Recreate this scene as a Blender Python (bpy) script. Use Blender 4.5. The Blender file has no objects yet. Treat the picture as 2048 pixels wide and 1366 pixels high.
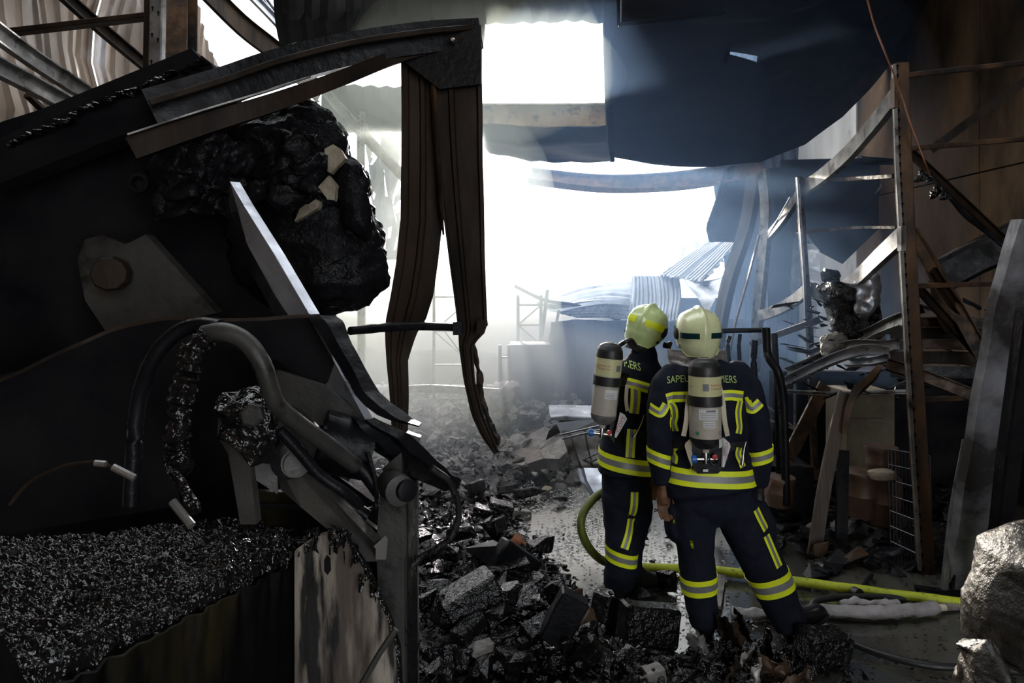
import bpy, bmesh, math, random
from mathutils import Vector, Matrix, noise
from mathutils.bvhtree import BVHTree

# ---------------------------------------------------------------- camera, sky, lights, exposure
SC = bpy.context.scene
COL = SC.collection
F = 1365.33            # focal length in pixels of the 2048-wide frame (24 mm lens)
H = 2.05               # eye height
HY = 560.0             # pixel row of the horizon
cam_d = bpy.data.cameras.new('camera')
cam_d.lens = 24.0
cam_d.sensor_width = 36.0
cam_d.shift_y = -(683.0 - HY) / 2048.0
cam_d.clip_start = 0.05
cam = bpy.data.objects.new('camera', cam_d)
cam.location = (0, 0, H)
cam.rotation_euler = (math.radians(90), 0, 0)
COL.objects.link(cam)
SC.camera = cam

world = bpy.data.worlds.new('sky')
SC.world = world
world.use_nodes = True
wn = world.node_tree
wbg = wn.nodes['Background']
wbg.inputs['Color'].default_value = (0.93, 0.97, 1.0, 1)
wbg.inputs['Strength'].default_value = 3.2

sun_d = bpy.data.lights.new('sun', 'SUN')
sun_d.energy = 12.0
sun_d.angle = math.radians(2.5)
sun_d.color = (1.0, 0.96, 0.9)
sun = bpy.data.objects.new('sun', sun_d)
sun.rotation_euler = Vector((-0.06, 1.0, 0.21)).to_track_quat('Z', 'Y').to_euler()
COL.objects.link(sun)

SC.view_settings.view_transform = 'Standard'
SC.view_settings.look = 'None'
SC.view_settings.gamma = 1.0
SC.view_settings.use_curve_mapping = False
SC.view_settings.exposure = 0.28
cy = SC.cycles
cy.max_bounces = 5
cy.diffuse_bounces = 3
cy.glossy_bounces = 3
cy.transmission_bounces = 2
cy.transparent_max_bounces = 6
cy.volume_bounces = 1
cy.caustics_reflective = False
cy.caustics_refractive = False
cy.use_denoising = True
cy.sample_clamp_indirect = 4.0

# ---------------------------------------------------------------- helpers
def W(px, py, Y):
    return Vector(((px - 1024.0) / F * Y, Y, H - (py - HY) / F * Y))

def WL(pts, Y=None):
    return [W(p[0], p[1], p[2] if len(p) > 2 else Y) for p in pts]

class MB:
    def __init__(s):
        s.v = []; s.f = []; s.m = []
    def add(s, vs, fs, mi=0):
        o = len(s.v)
        s.v += [Vector(v) for v in vs]
        s.f += [tuple(i + o for i in f) for f in fs]
        s.m += [mi] * len(fs)
        return s
    def box(s, c, size, rot=None, mi=0):
        a, b, d = size[0] / 2, size[1] / 2, size[2] / 2
        vs = [Vector((x, y, z)) for x in (-a, a) for y in (-b, b) for z in (-d, d)]
        if rot is not None:
            vs = [rot @ v for v in vs]
        c = Vector(c)
        return s.add([v + c for v in vs], [(0, 1, 3, 2), (4, 6, 7, 5), (0, 4, 5, 1), (2, 3, 7, 6), (0, 2, 6, 4), (1, 5, 7, 3)], mi)
    def rings(s, rs, closed=True, caps=True, mi=0):
        n = len(rs[0]); o = len(s.v); fs = []
        vs = [p for r in rs for p in r]
        for i in range(len(rs) - 1):
            for j in range(n if closed else n - 1):
                k = (j + 1) % n
                fs.append((i * n + j, i * n + k, (i + 1) * n + k, (i + 1) * n + j))
        if caps and closed:
            fs.append(tuple(range(n - 1, -1, -1)))
            fs.append(tuple((len(rs) - 1) * n + j for j in range(n)))
        return s.add(vs, fs, mi)
    def sweep(s, path, prof, up=Vector((0, 0, 1)), scale=None, twist=None, mi=0, closed=True):
        rs = []
        for i, (p, T) in enumerate(zip(path, tangents(path))):
            S = T.cross(up)
            if S.length < 1e-4: S = T.cross(Vector((0, 1, 0.01)))
            S.normalize(); U = S.cross(T).normalized()
            k = scale[i] if scale else 1.0
            if twist:
                a = twist[i]; S, U = S * math.cos(a) + U * math.sin(a), U * math.cos(a) - S * math.sin(a)
            rs.append([p + S * (x * k) + U * (y * k) for x, y in prof])
        return s.rings(rs, closed=closed, caps=closed, mi=mi)
    def tube(s, path, r, n=8, up=Vector((0.05, 0.02, 1)), mi=0):
        rr = r if isinstance(r, (list, tuple)) else [r] * len(path)
        return s.sweep(path, [(math.cos(2 * math.pi * k / n), math.sin(2 * math.pi * k / n)) for k in range(n)], up, rr, mi=mi)
    def plate(s, outline, thick, mi=0):
        n = Vector((0, 0, 0))
        m = len(outline)
        for i in range(m):
            n += outline[i].cross(outline[(i + 1) % m])
        n.normalize()
        a = [p + n * (thick / 2) for p in outline]; b = [p - n * (thick / 2) for p in outline]
        return s.rings([b, a], mi=mi)
    def lathe(s, c, axis, prof, n=20, mi=0):
        axis = Vector(axis).normalized(); c = Vector(c)
        a = axis.orthogonal().normalized(); b = axis.cross(a)
        rs = [[c + axis * h + (a * math.cos(2 * math.pi * k / n) + b * math.sin(2 * math.pi * k / n)) * max(r, 1e-4) for k in range(n)] for h, r in prof]
        return s.rings(rs, mi=mi)
    def rock(s, c, size, rnd, npts=12, rot=None, mi=0):
        bm = bmesh.new()
        for _ in range(npts):
            v = Vector((rnd.uniform(-1, 1), rnd.uniform(-1, 1), rnd.uniform(-1, 1)))
            v = v / max(abs(v.x), abs(v.y), abs(v.z)) * rnd.uniform(0.75, 1.0)
            bm.verts.new((v.x * size[0] / 2, v.y * size[1] / 2, v.z * size[2] / 2))
        r = bmesh.ops.convex_hull(bm, input=bm.verts[:])
        bmesh.ops.delete(bm, geom=[g for g in bm.verts if not g.link_faces], context='VERTS')
        bm.verts.index_update()
        R = rot or Matrix.Identity(3)
        vs = [R @ v.co + Vector(c) for v in bm.verts]
        fs = [tuple(v.index for v in f.verts) for f in bm.faces]
        bm.free()
        return s.add(vs, fs, mi)
    def jitter(s, amp, scale, off=0.0):
        for v in s.v:
            v += noise.noise_vector(v * scale + Vector((off, off * 2.3, 0))) * amp
        return s

def tangents(path):
    out = []
    for i in range(len(path)):
        a = path[max(i - 1, 0)]; b = path[min(i + 1, len(path) - 1)]
        d = (b - a)
        out.append(d.normalized() if d.length > 1e-9 else Vector((0, 0, 1)))
    return out

def spline(pts, n=6):
    out = []
    P = [Vector(p) for p in pts]
    for i in range(len(P) - 1):
        p0 = P[max(i - 1, 0)]; p1 = P[i]; p2 = P[i + 1]; p3 = P[min(i + 2, len(P) - 1)]
        for k in range(n):
            t = k / n
            out.append(0.5 * ((2 * p1) + (p2 - p0) * t + (2 * p0 - 5 * p1 + 4 * p2 - p3) * t * t + (3 * p1 - p0 - 3 * p2 + p3) * t * t * t))
    out.append(P[-1].copy())
    return out

def rot(x=0, y=0, z=0):
    return (Matrix.Rotation(math.radians(z), 3, 'Z') @ Matrix.Rotation(math.radians(y), 3, 'Y') @ Matrix.Rotation(math.radians(x), 3, 'X'))

def c_prof(w, d, t=0.004, back=False):
    # C channel: web w across U, flanges of depth d across S
    sg = -1 if back else 1
    return [(0, -w / 2), (sg * d, -w / 2), (sg * d, -w / 2 + t), (sg * t, -w / 2 + t), (sg * t, w / 2 - t), (sg * d, w / 2 - t), (sg * d, w / 2), (0, w / 2)]

def i_prof(w, d, t=0.008):
    return [(-d/2, -w/2), (d/2, -w/2), (d/2, -w/2+t), (t/2, -w/2+t), (t/2, w/2-t), (d/2, w/2-t), (d/2, w/2), (-d/2, w/2), (-d/2, w/2-t), (-t/2, w/2-t), (-t/2, -w/2+t), (-d/2, -w/2+t)]

def box_prof(w, d):
    b = min(w, d) * 0.12
    return [(-w/2+b, -d/2), (w/2-b, -d/2), (w/2, -d/2+b), (w/2, d/2-b), (w/2-b, d/2), (-w/2+b, d/2), (-w/2, d/2-b), (-w/2, -d/2+b)]

def l_prof(w, d, t=0.005):
    return [(0, 0), (w, 0), (w, t), (t, t), (t, d), (0, d)]

def grid(fn, nu, nv, thick=0.0, skip=None):
    """open or thickened sheet from fn(u, v) -> Vector"""
    mb = MB()
    P = [[fn(i / nu, j / nv) for j in range(nv + 1)] for i in range(nu + 1)]
    if not thick:
        fs = [(i*(nv+1)+j, (i+1)*(nv+1)+j, (i+1)*(nv+1)+j+1, i*(nv+1)+j+1) for i in range(nu) for j in range(nv) if not (skip and skip(i, j))]
        return mb.add([p for r in P for p in r], fs)
    N = []
    for i in range(nu + 1):
        r = []
        for j in range(nv + 1):
            du = P[min(i+1, nu)][j] - P[max(i-1, 0)][j]; dv = P[i][min(j+1, nv)] - P[i][max(j-1, 0)]
            n = du.cross(dv)
            r.append(n.normalized() if n.length > 1e-12 else Vector((0, 0, 1)))
        N.append(r)
    A = [P[i][j] + N[i][j] * thick/2 for i in range(nu+1) for j in range(nv+1)]
    B = [P[i][j] - N[i][j] * thick/2 for i in range(nu+1) for j in range(nv+1)]
    o = len(A); fs = []
    idx = lambda i, j: i*(nv+1)+j
    on = lambda i, j: 0 <= i < nu and 0 <= j < nv and not (skip and skip(i, j))
    for i in range(nu):
        for j in range(nv):
            if not on(i, j): continue
            a, b, c, d = idx(i, j), idx(i+1, j), idx(i+1, j+1), idx(i, j+1)
            fs.append((a, b, c, d)); fs.append((d+o, c+o, b+o, a+o))
            if not on(i, j-1): fs.append((b, a, a+o, b+o))
            if not on(i+1, j): fs.append((c, b, b+o, c+o))
            if not on(i, j+1): fs.append((d, c, c+o, d+o))
            if not on(i-1, j): fs.append((a, d, d+o, a+o))
    return mb.add(A + B, fs)

def interp(rows, t):
    """rows: list of tuples whose first value is the key; piecewise linear"""
    if t <= rows[0][0]: return rows[0][1:]
    for a, b in zip(rows, rows[1:]):
        if t <= b[0]:
            k = (t - a[0]) / (b[0] - a[0])
            k2 = k
            return tuple(x + (y - x) * k2 for x, y in zip(a[1:], b[1:]))
    return rows[-1][1:]

def strip(rows, prof, n=40, thick=0.004, jit=0.0, jsc=3.0):
    """a folded sheet-metal strip: rows (py, x_left, x_right, Y); prof [(u, depth)]"""
    y0, y1 = rows[0][0], rows[-1][0]
    m = len(prof) - 1
    def fn(u, v):
        py = y0 + (y1 - y0) * u
        xl, xr, Y = interp(rows, py)
        k = v * m; a = min(int(k), m - 1); fr = k - a
        uu = prof[a][0] + (prof[a+1][0] - prof[a][0]) * fr
        dd = prof[a][1] + (prof[a+1][1] - prof[a][1]) * fr
        w = (xr - xl) / F * Y
        p = W(xl + (xr - xl) * uu, py, Y)
        p.y += dd
        if jit: p += noise.noise_vector(p * jsc) * jit
        return p
    return grid(fn, n, m, thick)

def rowloft(rows, Y, dep, n=28, steps=30, amp=0.0, sc=4.0, ex=2.4, amp2=0.0, sc2=20.0):
    """closed rounded body: rows (py, x_left, x_right); half-depth dep"""
    y0, y1 = rows[0][0], rows[-1][0]
    rs = []
    for i in range(steps + 1):
        t = i / steps
        py = y0 + (y1 - y0) * t
        xl, xr = interp(rows, py)[:2]
        e = min(1.0, (min(t, 1 - t) * 6) ** 0.5 if 0 < t < 1 else 0.02)
        c = W((xl + xr) / 2, py, Y)
        a = (xr - xl) / 2 / F * Y * (0.25 + 0.75 * e) if 0 < t < 1 else (xr - xl) / 2 / F * Y * 0.2
        ring = []
        for k in range(n):
            th = 2 * math.pi * k / n
            cx, sx = math.cos(th), math.sin(th)
            x = abs(cx) ** (2 / ex) * (1 if cx >= 0 else -1); y = abs(sx) ** (2 / ex) * (1 if sx >= 0 else -1)
            p = c + Vector((a * x, dep * e * y, 0))
            if amp: p += noise.noise_vector(p * sc) * amp
            if amp2: p += noise.noise_vector(p * sc2) * amp2
            ring.append(p)
        rs.append(ring)
    return MB().rings(rs)

# ---------------------------------------------------------------- objects
def mesh_obj(name, mb, mats, origin=Vector((0, 0, 0)), smooth=None):
    me = bpy.data.meshes.new(name)
    me.from_pydata([tuple(v - origin) for v in mb.v], [], mb.f)
    mats = mats if isinstance(mats, (list, tuple)) else [mats]
    for m in mats: me.materials.append(m)
    if len(mats) > 1: me.polygons.foreach_set('material_index', mb.m)
    me.validate(clean_customdata=False)
    if smooth is not None:
        me.shade_smooth()
        me.set_sharp_from_angle(angle=math.radians(smooth))
    bm = bmesh.new(); bm.from_mesh(me); bmesh.ops.recalc_face_normals(bm, faces=bm.faces); bm.to_mesh(me); bm.free()
    o = bpy.data.objects.new(name, me)
    COL.objects.link(o)
    return o

def base_of(vs):
    xs = [v.x for v in vs]; ys = [v.y for v in vs]; zs = [v.z for v in vs]
    return Vector(((min(xs)+max(xs))/2, (min(ys)+max(ys))/2, min(zs)))

def thing(name, label, cat, loc, group=None):
    o = bpy.data.objects.new(name, None)
    o.empty_display_size = 0.1
    o.location = loc
    o['label'] = label; o['category'] = cat
    if group: o['group'] = group
    COL.objects.link(o)
    return o

def world_loc(o):
    p = Vector(o.location)
    while o.parent: o = o.parent; p += Vector(o.location)
    return p

def part(parent, name, mb, mat, label=None, smooth=None, kind=None):
    o = mesh_obj(name, mb, mat, world_loc(parent), smooth)
    o.parent = parent
    if label: o['label'] = label
    if kind: o['kind'] = kind
    return o

def solo(name, mb, mat, label, cat, group=None, smooth=None, kind=None):
    b = base_of(mb.v)
    o = mesh_obj(name, mb, mat, b, smooth)
    o.location = b
    o['label'] = label; o['category'] = cat
    if group: o['group'] = group
    if kind: o['kind'] = kind
    return o

def struct(name, mb, mat, label=None, parent=None, smooth=None):
    o = mesh_obj(name, mb, mat, world_loc(parent) if parent else Vector((0, 0, 0)), smooth)
    if parent: o.parent = parent
    else: o['kind'] = 'structure'
    if label: o['label'] = label
    return o

# ---------------------------------------------------------------- materials
def mat(name, c1, c2=None, rough=(0.5, 0.5), metal=0.0, sc=3.0, bump=0.0, bsc=20.0, c3=None, sc3=12.0, t3=(0.55, 0.65), coat=0.0, stretch=(1, 1, 1), lohi=(0.35, 0.65), spec=0.5, bdist=0.01, rsc=None, det=6.0):
    m = bpy.data.materials.new(name); m.use_nodes = True
    nt = m.node_tree; N = nt.nodes; L = nt.links
    b = N['Principled BSDF']
    b.inputs['Metallic'].default_value = metal
    b.inputs['Specular IOR Level'].default_value = spec
    if coat:
        b.inputs['Coat Weight'].default_value = coat
        b.inputs['Coat Roughness'].default_value = 0.12
    tc = N.new('ShaderNodeTexCoord'); mp = N.new('ShaderNodeMapping')
    mp.inputs['Scale'].default_value = stretch
    L.new(tc.outputs['Object'], mp.inputs['Vector'])
    def nz(scale, det=5.0):
        n = N.new('ShaderNodeTexNoise'); n.inputs['Scale'].default_value = scale; n.inputs['Detail'].default_value = det
        n.inputs['Roughness'].default_value = 0.6
        L.new(mp.outputs['Vector'], n.inputs['Vector']); return n.outputs['Fac']
    def mr(src, a, b_, c, d):
        n = N.new('ShaderNodeMapRange'); n.inputs[1].default_value = a; n.inputs[2].default_value = b_
        n.inputs[3].default_value = c; n.inputs[4].default_value = d
        L.new(src, n.inputs[0]); return n.outputs[0]
    def mix(fac, a, b_):
        n = N.new('ShaderNodeMix'); n.data_type = 'RGBA'
        L.new(fac, n.inputs['Factor'])
        for s, v in ((n.inputs['A'], a), (n.inputs['B'], b_)):
            if isinstance(v, tuple): s.default_value = (*v, 1)
            else: L.new(v, s)
        return n.outputs['Result']
    base = nz(sc)
    if c2 is None: b.inputs['Base Color'].default_value = (*c1, 1); colr = None
    else:
        colr = mix(mr(base, lohi[0], lohi[1], 0, 1), c1, c2)
    if c3 is not None:
        colr = mix(mr(nz(sc3), t3[0], t3[1], 0, 1), colr if colr else c1, c3)
    if colr: L.new(colr, b.inputs['Base Color'])
    if rough[0] != rough[1]:
        L.new(mr(nz(rsc or sc * 2.3), 0.35, 0.65, rough[0], rough[1]), b.inputs['Roughness'])
    else: b.inputs['Roughness'].default_value = rough[0]
    if bump:
        bp = N.new('ShaderNodeBump'); bp.inputs['Strength'].default_value = bump; bp.inputs['Distance'].default_value = bdist
        L.new(nz(bsc, det), bp.inputs['Height']); L.new(bp.outputs['Normal'], b.inputs['Normal'])
    return m

M = {}
M['black'] = mat('sooty_steel', (0.006, 0.006, 0.008), (0.016, 0.015, 0.016), (0.5, 0.8), 0.0, 4, 0.3, 30, spec=0.03)
M['black_gloss'] = mat('wet_black_steel', (0.004, 0.0045, 0.006), (0.010, 0.010, 0.012), (0.2, 0.5), 0.0, 5, 0.3, 40, spec=0.15)
M['char'] = mat('wet_char', (0.004, 0.004, 0.005), (0.010, 0.009, 0.010), (0.05, 0.3), 0.0, 9, 0.9, 26, bdist=0.02, spec=0.3, det=3.0)
M['foamchar'] = mat('dull_charred_foam', (0.004, 0.004, 0.005), (0.010, 0.010, 0.012), (0.2, 0.55), 0.0, 9, 0.7, 30, bdist=0.015, spec=0.09, det=3.0)
M['crust'] = mat('melted_crust', (0.005, 0.005, 0.006), (0.010, 0.009, 0.009), (0.04, 0.2), 0.0, 14, 1.0, 34, bdist=0.02, spec=0.45, det=2.5)
M['rust'] = mat('scorched_rust', (0.022, 0.014, 0.010), (0.13, 0.065, 0.03), (0.4, 0.75), 0.3, 5, 0.3, 40, c3=(0.01, 0.009, 0.009), sc3=3, t3=(0.45, 0.6))
M['rust_orange'] = mat('orange_rack_paint_scorched', (0.13, 0.062, 0.022), (0.035, 0.02, 0.012), (0.4, 0.7), 0.2, 6, 0.2, 40, c3=(0.015, 0.012, 0.01), sc3=4, t3=(0.55, 0.7), stretch=(1, 1, 0.4))
M['brownsteel'] = mat('heat_browned_steel', (0.005, 0.004, 0.003), (0.035, 0.022, 0.014), (0.4, 0.65), 0.0, 4, 0.2, 30, stretch=(1, 1, 0.25), spec=0.1)
M['steel'] = mat('sooty_zinc_steel', (0.12, 0.115, 0.11), (0.28, 0.27, 0.26), (0.3, 0.55), 0.6, 6, 0.15, 30, c3=(0.04, 0.035, 0.03), sc3=5)
M['silver'] = mat('bare_silver_sheet', (0.45, 0.47, 0.52), (0.25, 0.26, 0.30), (0.22, 0.45), 0.8, 3, 0.15, 12, c3=(0.05, 0.045, 0.04), sc3=3.5, t3=(0.58, 0.7))
M['panel'] = mat('pale_roof_panel', (0.55, 0.60, 0.68), (0.32, 0.35, 0.42), (0.35, 0.6), 0.2, 2, 0.1, 12, c3=(0.06, 0.055, 0.06), sc3=2.0, t3=(0.6, 0.72))
M['grey'] = mat('grey_machine_paint', (0.02, 0.02, 0.02), (0.055, 0.052, 0.047), (0.35, 0.6), 0.1, 5, 0.2, 60, c3=(0.006, 0.006, 0.006), sc3=6, t3=(0.58, 0.66))
M['fender'] = mat('streaked_cream_paint', (0.32, 0.28, 0.235), (0.07, 0.055, 0.045), (0.4, 0.7), 0.0, 14, 0.3, 40, c3=(0.008, 0.007, 0.007), sc3=11, t3=(0.54, 0.6), stretch=(1, 1, 0.16), lohi=(0.42, 0.6))
M['sideplate'] = mat('burnt_olive_paint', (0.003, 0.003, 0.003), (0.03, 0.025, 0.01), (0.35, 0.6), 0.0, 6, 0.6, 30, stretch=(1, 1, 0.3), lohi=(0.5, 0.7), spec=0.1)
M['clad'] = mat('buckled_cladding', (0.17, 0.12, 0.085), (0.06, 0.042, 0.03), (0.3, 0.5), 0.3, 1.2, 0.1, 20, c3=(0.24, 0.23, 0.25), sc3=1.5, t3=(0.6, 0.72), stretch=(1, 1, 0.5))
M['roof'] = mat('sooty_roof_sheet', (0.006, 0.0065, 0.009), (0.014, 0.014, 0.017), (0.45, 0.75), 0.0, 1.5, 0.1, 10, c3=(0.03, 0.02, 0.015), sc3=1.2, t3=(0.62, 0.75), stretch=(0.4, 1, 2.5), spec=0.12)
M['girder'] = mat('tan_girder', (0.48, 0.37, 0.22), (0.30, 0.22, 0.13), (0.5, 0.7), 0.0, 3, 0.2, 30, c3=(0.08, 0.06, 0.05), sc3=5)
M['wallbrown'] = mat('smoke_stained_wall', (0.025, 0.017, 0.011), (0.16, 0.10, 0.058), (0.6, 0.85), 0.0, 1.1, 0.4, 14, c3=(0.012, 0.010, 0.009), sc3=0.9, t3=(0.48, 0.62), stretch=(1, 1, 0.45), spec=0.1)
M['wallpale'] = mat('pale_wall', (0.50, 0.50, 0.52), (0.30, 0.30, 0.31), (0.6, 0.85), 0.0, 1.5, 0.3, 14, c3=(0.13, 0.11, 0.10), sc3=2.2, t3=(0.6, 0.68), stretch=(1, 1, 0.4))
M['backwall'] = mat('sooty_blue_wall', (0.012, 0.014, 0.02), (0.028, 0.03, 0.04), (0.5, 0.7), 0.0, 1.5, 0.3, 14)
M['wood'] = mat('charred_wood', (0.03, 0.022, 0.018), (0.10, 0.07, 0.05), (0.4, 0.7), 0.0, 6, 0.6, 30, stretch=(1, 1, 0.2))
M['brown'] = mat('brown_plastic', (0.10, 0.055, 0.035), (0.055, 0.03, 0.02), (0.4, 0.6), 0.0, 6, 0.2, 30)
M['copper'] = mat('orange_brown_sheet', (0.30, 0.10, 0.035), (0.16, 0.06, 0.03), (0.4, 0.6), 0.3, 6)
M['ash'] = mat('pale_ash', (0.28, 0.26, 0.24), (0.10, 0.095, 0.09), (0.4, 0.8), 0.0, 6, 1.0, 26, c3=(0.03, 0.03, 0.03), sc3=5, bdist=0.03)
M['beige'] = mat('singed_insulation', (0.42, 0.36, 0.27), (0.2, 0.16, 0.11), (0.7, 0.9), 0.0, 5, 1.0, 30, bdist=0.02)
M['wet_lump'] = mat('wet_brown_lump', (0.014, 0.012, 0.010), (0.045, 0.037, 0.031), (0.15, 0.45), 0.0, 5, 0.9, 30, bdist=0.012)
M['navy'] = mat('navy_turnout_cloth', (0.0055, 0.0075, 0.016), (0.010, 0.013, 0.024), (0.75, 0.9), 0.0, 9, 0.5, 25, spec=0.2)
M['yellow'] = mat('fluorescent_yellow_tape', (0.88, 0.97, 0.015), (0.78, 0.88, 0.02), (0.45, 0.6), 0.0, 12)
M['retro'] = mat('silver_reflective_tape', (0.26, 0.26, 0.27), (0.20, 0.20, 0.21), (0.35, 0.5), 0.2, 12)
M['letter'] = mat('lime_lettering', (0.45, 0.58, 0.18))
M['helmet'] = mat('cream_helmet_shell', (0.72, 0.76, 0.44), (0.64, 0.67, 0.38), (0.22, 0.34), 0.0, 6, coat=0.8)
M['helmet2'] = mat('lime_helmet_shell', (0.62, 0.76, 0.36), (0.55, 0.68, 0.31), (0.22, 0.34), 0.0, 6, coat=0.8)
M['teal'] = mat('dark_green_reflector', (0.004, 0.03, 0.035), rough=(0.2, 0.2))
M['rubber'] = mat('black_rubber', (0.010, 0.010, 0.011), (0.016, 0.016, 0.017), (0.35, 0.6), 0.0, 10)
M['leather'] = mat('black_boot_leather', (0.008, 0.008, 0.009), rough=(0.3, 0.3))
M['brownglove'] = mat('brown_leather_glove', (0.17, 0.075, 0.03), (0.09, 0.04, 0.02), (0.5, 0.7), 0.0, 20)
M['skin'] = mat('skin', (0.55, 0.33, 0.24), rough=(0.5, 0.5))
M['tank'] = mat('grey_composite_tank', (0.55, 0.50, 0.42), (0.46, 0.42, 0.36), (0.3, 0.4), 0.0, 12, coat=0.4)
M['tanky'] = mat('yellow_cream_tank_label', (0.62, 0.60, 0.33), rough=(0.4, 0.4))
M['white'] = mat('white_label', (0.72, 0.72, 0.72), rough=(0.5, 0.5))
M['cream'] = mat('cream_plastic', (0.58, 0.50, 0.38), rough=(0.5, 0.5))
M['red'] = mat('red_print', (0.45, 0.03, 0.03), rough=(0.5, 0.5))
M['blue'] = mat('blue_knob', (0.02, 0.13, 0.45), rough=(0.35, 0.35))
M['chrome'] = mat('worn_chrome', (0.55, 0.53, 0.5), rough=(0.25, 0.25), metal=1.0)
M['greymark'] = mat('grey_print', (0.18, 0.18, 0.2), rough=(0.5, 0.5))
M['green'] = mat('green_print', (0.03, 0.25, 0.12), rough=(0.5, 0.5))
M['flap'] = mat('silver_neck_flap', (0.35, 0.33, 0.32), (0.18, 0.17, 0.17), (0.3, 0.5), 0.5, 14, 0.6, 40)
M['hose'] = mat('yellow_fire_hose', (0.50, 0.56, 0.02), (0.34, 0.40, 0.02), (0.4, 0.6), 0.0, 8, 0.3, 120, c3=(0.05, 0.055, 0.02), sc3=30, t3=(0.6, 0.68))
M['hose_dark'] = mat('hose_painted_shade', (0.16, 0.20, 0.02), (0.09, 0.11, 0.015), (0.4, 0.6), 0.0, 8, 0.3, 120)  # darker copy of the hose yellow, shade of the loop painted in
M['plastic'] = mat('melted_grey_plastic', (0.34, 0.32, 0.33), (0.2, 0.185, 0.185), (0.3, 0.55), 0.0, 8, 0.6, 30, c3=(0.03, 0.028, 0.027), sc3=14, t3=(0.6, 0.66))
M['wire'] = mat('galvanised_wire', (0.06, 0.06, 0.07), rough=(0.35, 0.35), metal=0.6)
# ---------------------------------------------------------------- floor
def floor_material():
    m = bpy.data.materials.new('wet_concrete'); m.use_nodes = True
    nt = m.node_tree; N = nt.nodes; L = nt.links; b = N['Principled BSDF']
    tc = N.new('ShaderNodeTexCoord')
    def nz(s, d=5.0, r=0.6):
        n = N.new('ShaderNodeTexNoise'); n.inputs['Scale'].default_value = s; n.inputs['Detail'].default_value = d; n.inputs['Roughness'].default_value = r
        L.new(tc.outputs['Object'], n.inputs['Vector']); return n.outputs['Fac']
    def mr(src, a, b_, c, d):
        n = N.new('ShaderNodeMapRange'); n.inputs[1].default_value = a; n.inputs[2].default_value = b_; n.inputs[3].default_value = c; n.inputs[4].default_value = d
        L.new(src, n.inputs[0]); return n.outputs[0]
    puddle = mr(nz(0.9, 3), 0.44, 0.52, 0, 1)
    mx = N.new('ShaderNodeMix'); mx.data_type = 'RGBA'
    mx.inputs['A'].default_value = (0.075, 0.072, 0.06, 1); mx.inputs['B'].default_value = (0.045, 0.043, 0.038, 1)
    L.new(puddle, mx.inputs['Factor'])
    mx2 = N.new('ShaderNodeMix'); mx2.data_type = 'RGBA'
    L.new(mx.outputs['Result'], mx2.inputs['A']); mx2.inputs['B'].default_value = (0.008, 0.008, 0.008, 1)
    fleck = mr(nz(22, 4, 0.7), 0.62, 0.68, 0, 1)
    L.new(fleck, mx2.inputs['Factor'])
    L.new(mx2.outputs['Result'], b.inputs['Base Color'])
    L.new(mr(puddle, 0, 1, 0.2, 0.04), b.inputs['Roughness']); b.inputs['Specular IOR Level'].default_value = 1.0
    bp = N.new('ShaderNodeBump'); bp.inputs['Strength'].default_value = 0.9; bp.inputs['Distance'].default_value = 0.003
    # the crusty floating ash makes the water glitter towards the far left, the near right stays smooth
    sx = N.new('ShaderNodeSeparateXYZ'); L.new(tc.outputs['Object'], sx.inputs[0])
    side = mr(sx.outputs['X'], 0.3, 1.6, 1.0, 0.12)
    hm = N.new('ShaderNodeMath'); hm.operation = 'MULTIPLY'
    L.new(nz(26, 5, 0.75), hm.inputs[0]); L.new(side, hm.inputs[1])
    L.new(hm.outputs[0], bp.inputs['Height']); L.new(bp.outputs['Normal'], b.inputs['Normal'])
    return m
M['floor'] = floor_material()
def floor_fn(u, v):
    x = -7 + 14 * u; y = -6 + 30 * v
    return Vector((x, y, 0.012 * noise.noise(Vector((x * 0.5, y * 0.5, 0)))  - 0.012))
struct('floor', grid(floor_fn, 60, 120), M['floor'], smooth=60)

# ---------------------------------------------------------------- left wall: buckled ribbed cladding sheets, torn along the top
XL = -4.7
wl = bpy.data.objects.new('wall_left', None); wl['kind'] = 'structure'; COL.objects.link(wl)
def top_left(y):
    return interp([(3, 7.2), (9.95, 7.2), (10.1, 6.05), (10.3, 5.9), (11.0, 5.35), (11.6, 4.6), (12.4, 4.1), (13.2, 5.0), (14, 4.4), (16, 3.2)], y)[0]
rr = random.Random(5)
y = 3.0; k = 0
while y < 15.9:
    w = 0.95
    def fn(u, v, y=y, k=k):
        yy = y + w * u
        zt = top_left(yy) + (0.10 * noise.noise(Vector((yy * 7, 0, 3.3))) if yy > 9 else 0)
        z = zt * v
        ph = (u * 5) % 1.0
        rib = 0.03 if ph < 0.12 else 0.0
        x = XL + rib + 0.22 * noise.noise(Vector((yy * 0.9, z * 0.9, 1.5))) + 0.07 * noise.noise(Vector((yy * 2.3, z * 1.7, 5))) + 0.04 * (k % 2)
        return Vector((x, yy, z))
    struct('cladding_sheet', grid(fn, 40, 16, 0.003), M['clad'], parent=wl, smooth=45)
    y += w * 0.985; k += 1

# ---------------------------------------------------------------- right wall: stained concrete panels near, pale ones farther in
XR = 4.65
wr = bpy.data.objects.new('wall_right', None); wr['kind'] = 'structure'; COL.objects.link(wr)
yy = 2.0
rr = random.Random(11)
while yy < 13.4:
    wd = 1.2
    for z0, z1 in ((0, 1.18), (1.18, 3.12), (3.12, 5.2), (5.2, 7.2)):
        off = rr.uniform(-0.012, 0.012)
        mbx = MB().box((XR + 0.06 + off, yy + wd / 2, (z0 + z1) / 2), (0.12, wd - 0.014, z1 - z0 - 0.016))
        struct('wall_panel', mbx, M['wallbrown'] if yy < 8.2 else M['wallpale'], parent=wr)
    yy += wd
struct('wall_backing', MB().box((XR + 0.16, 7.6, 3.6), (0.06, 11.6, 7.2)), M['wallbrown'], parent=wr)

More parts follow.
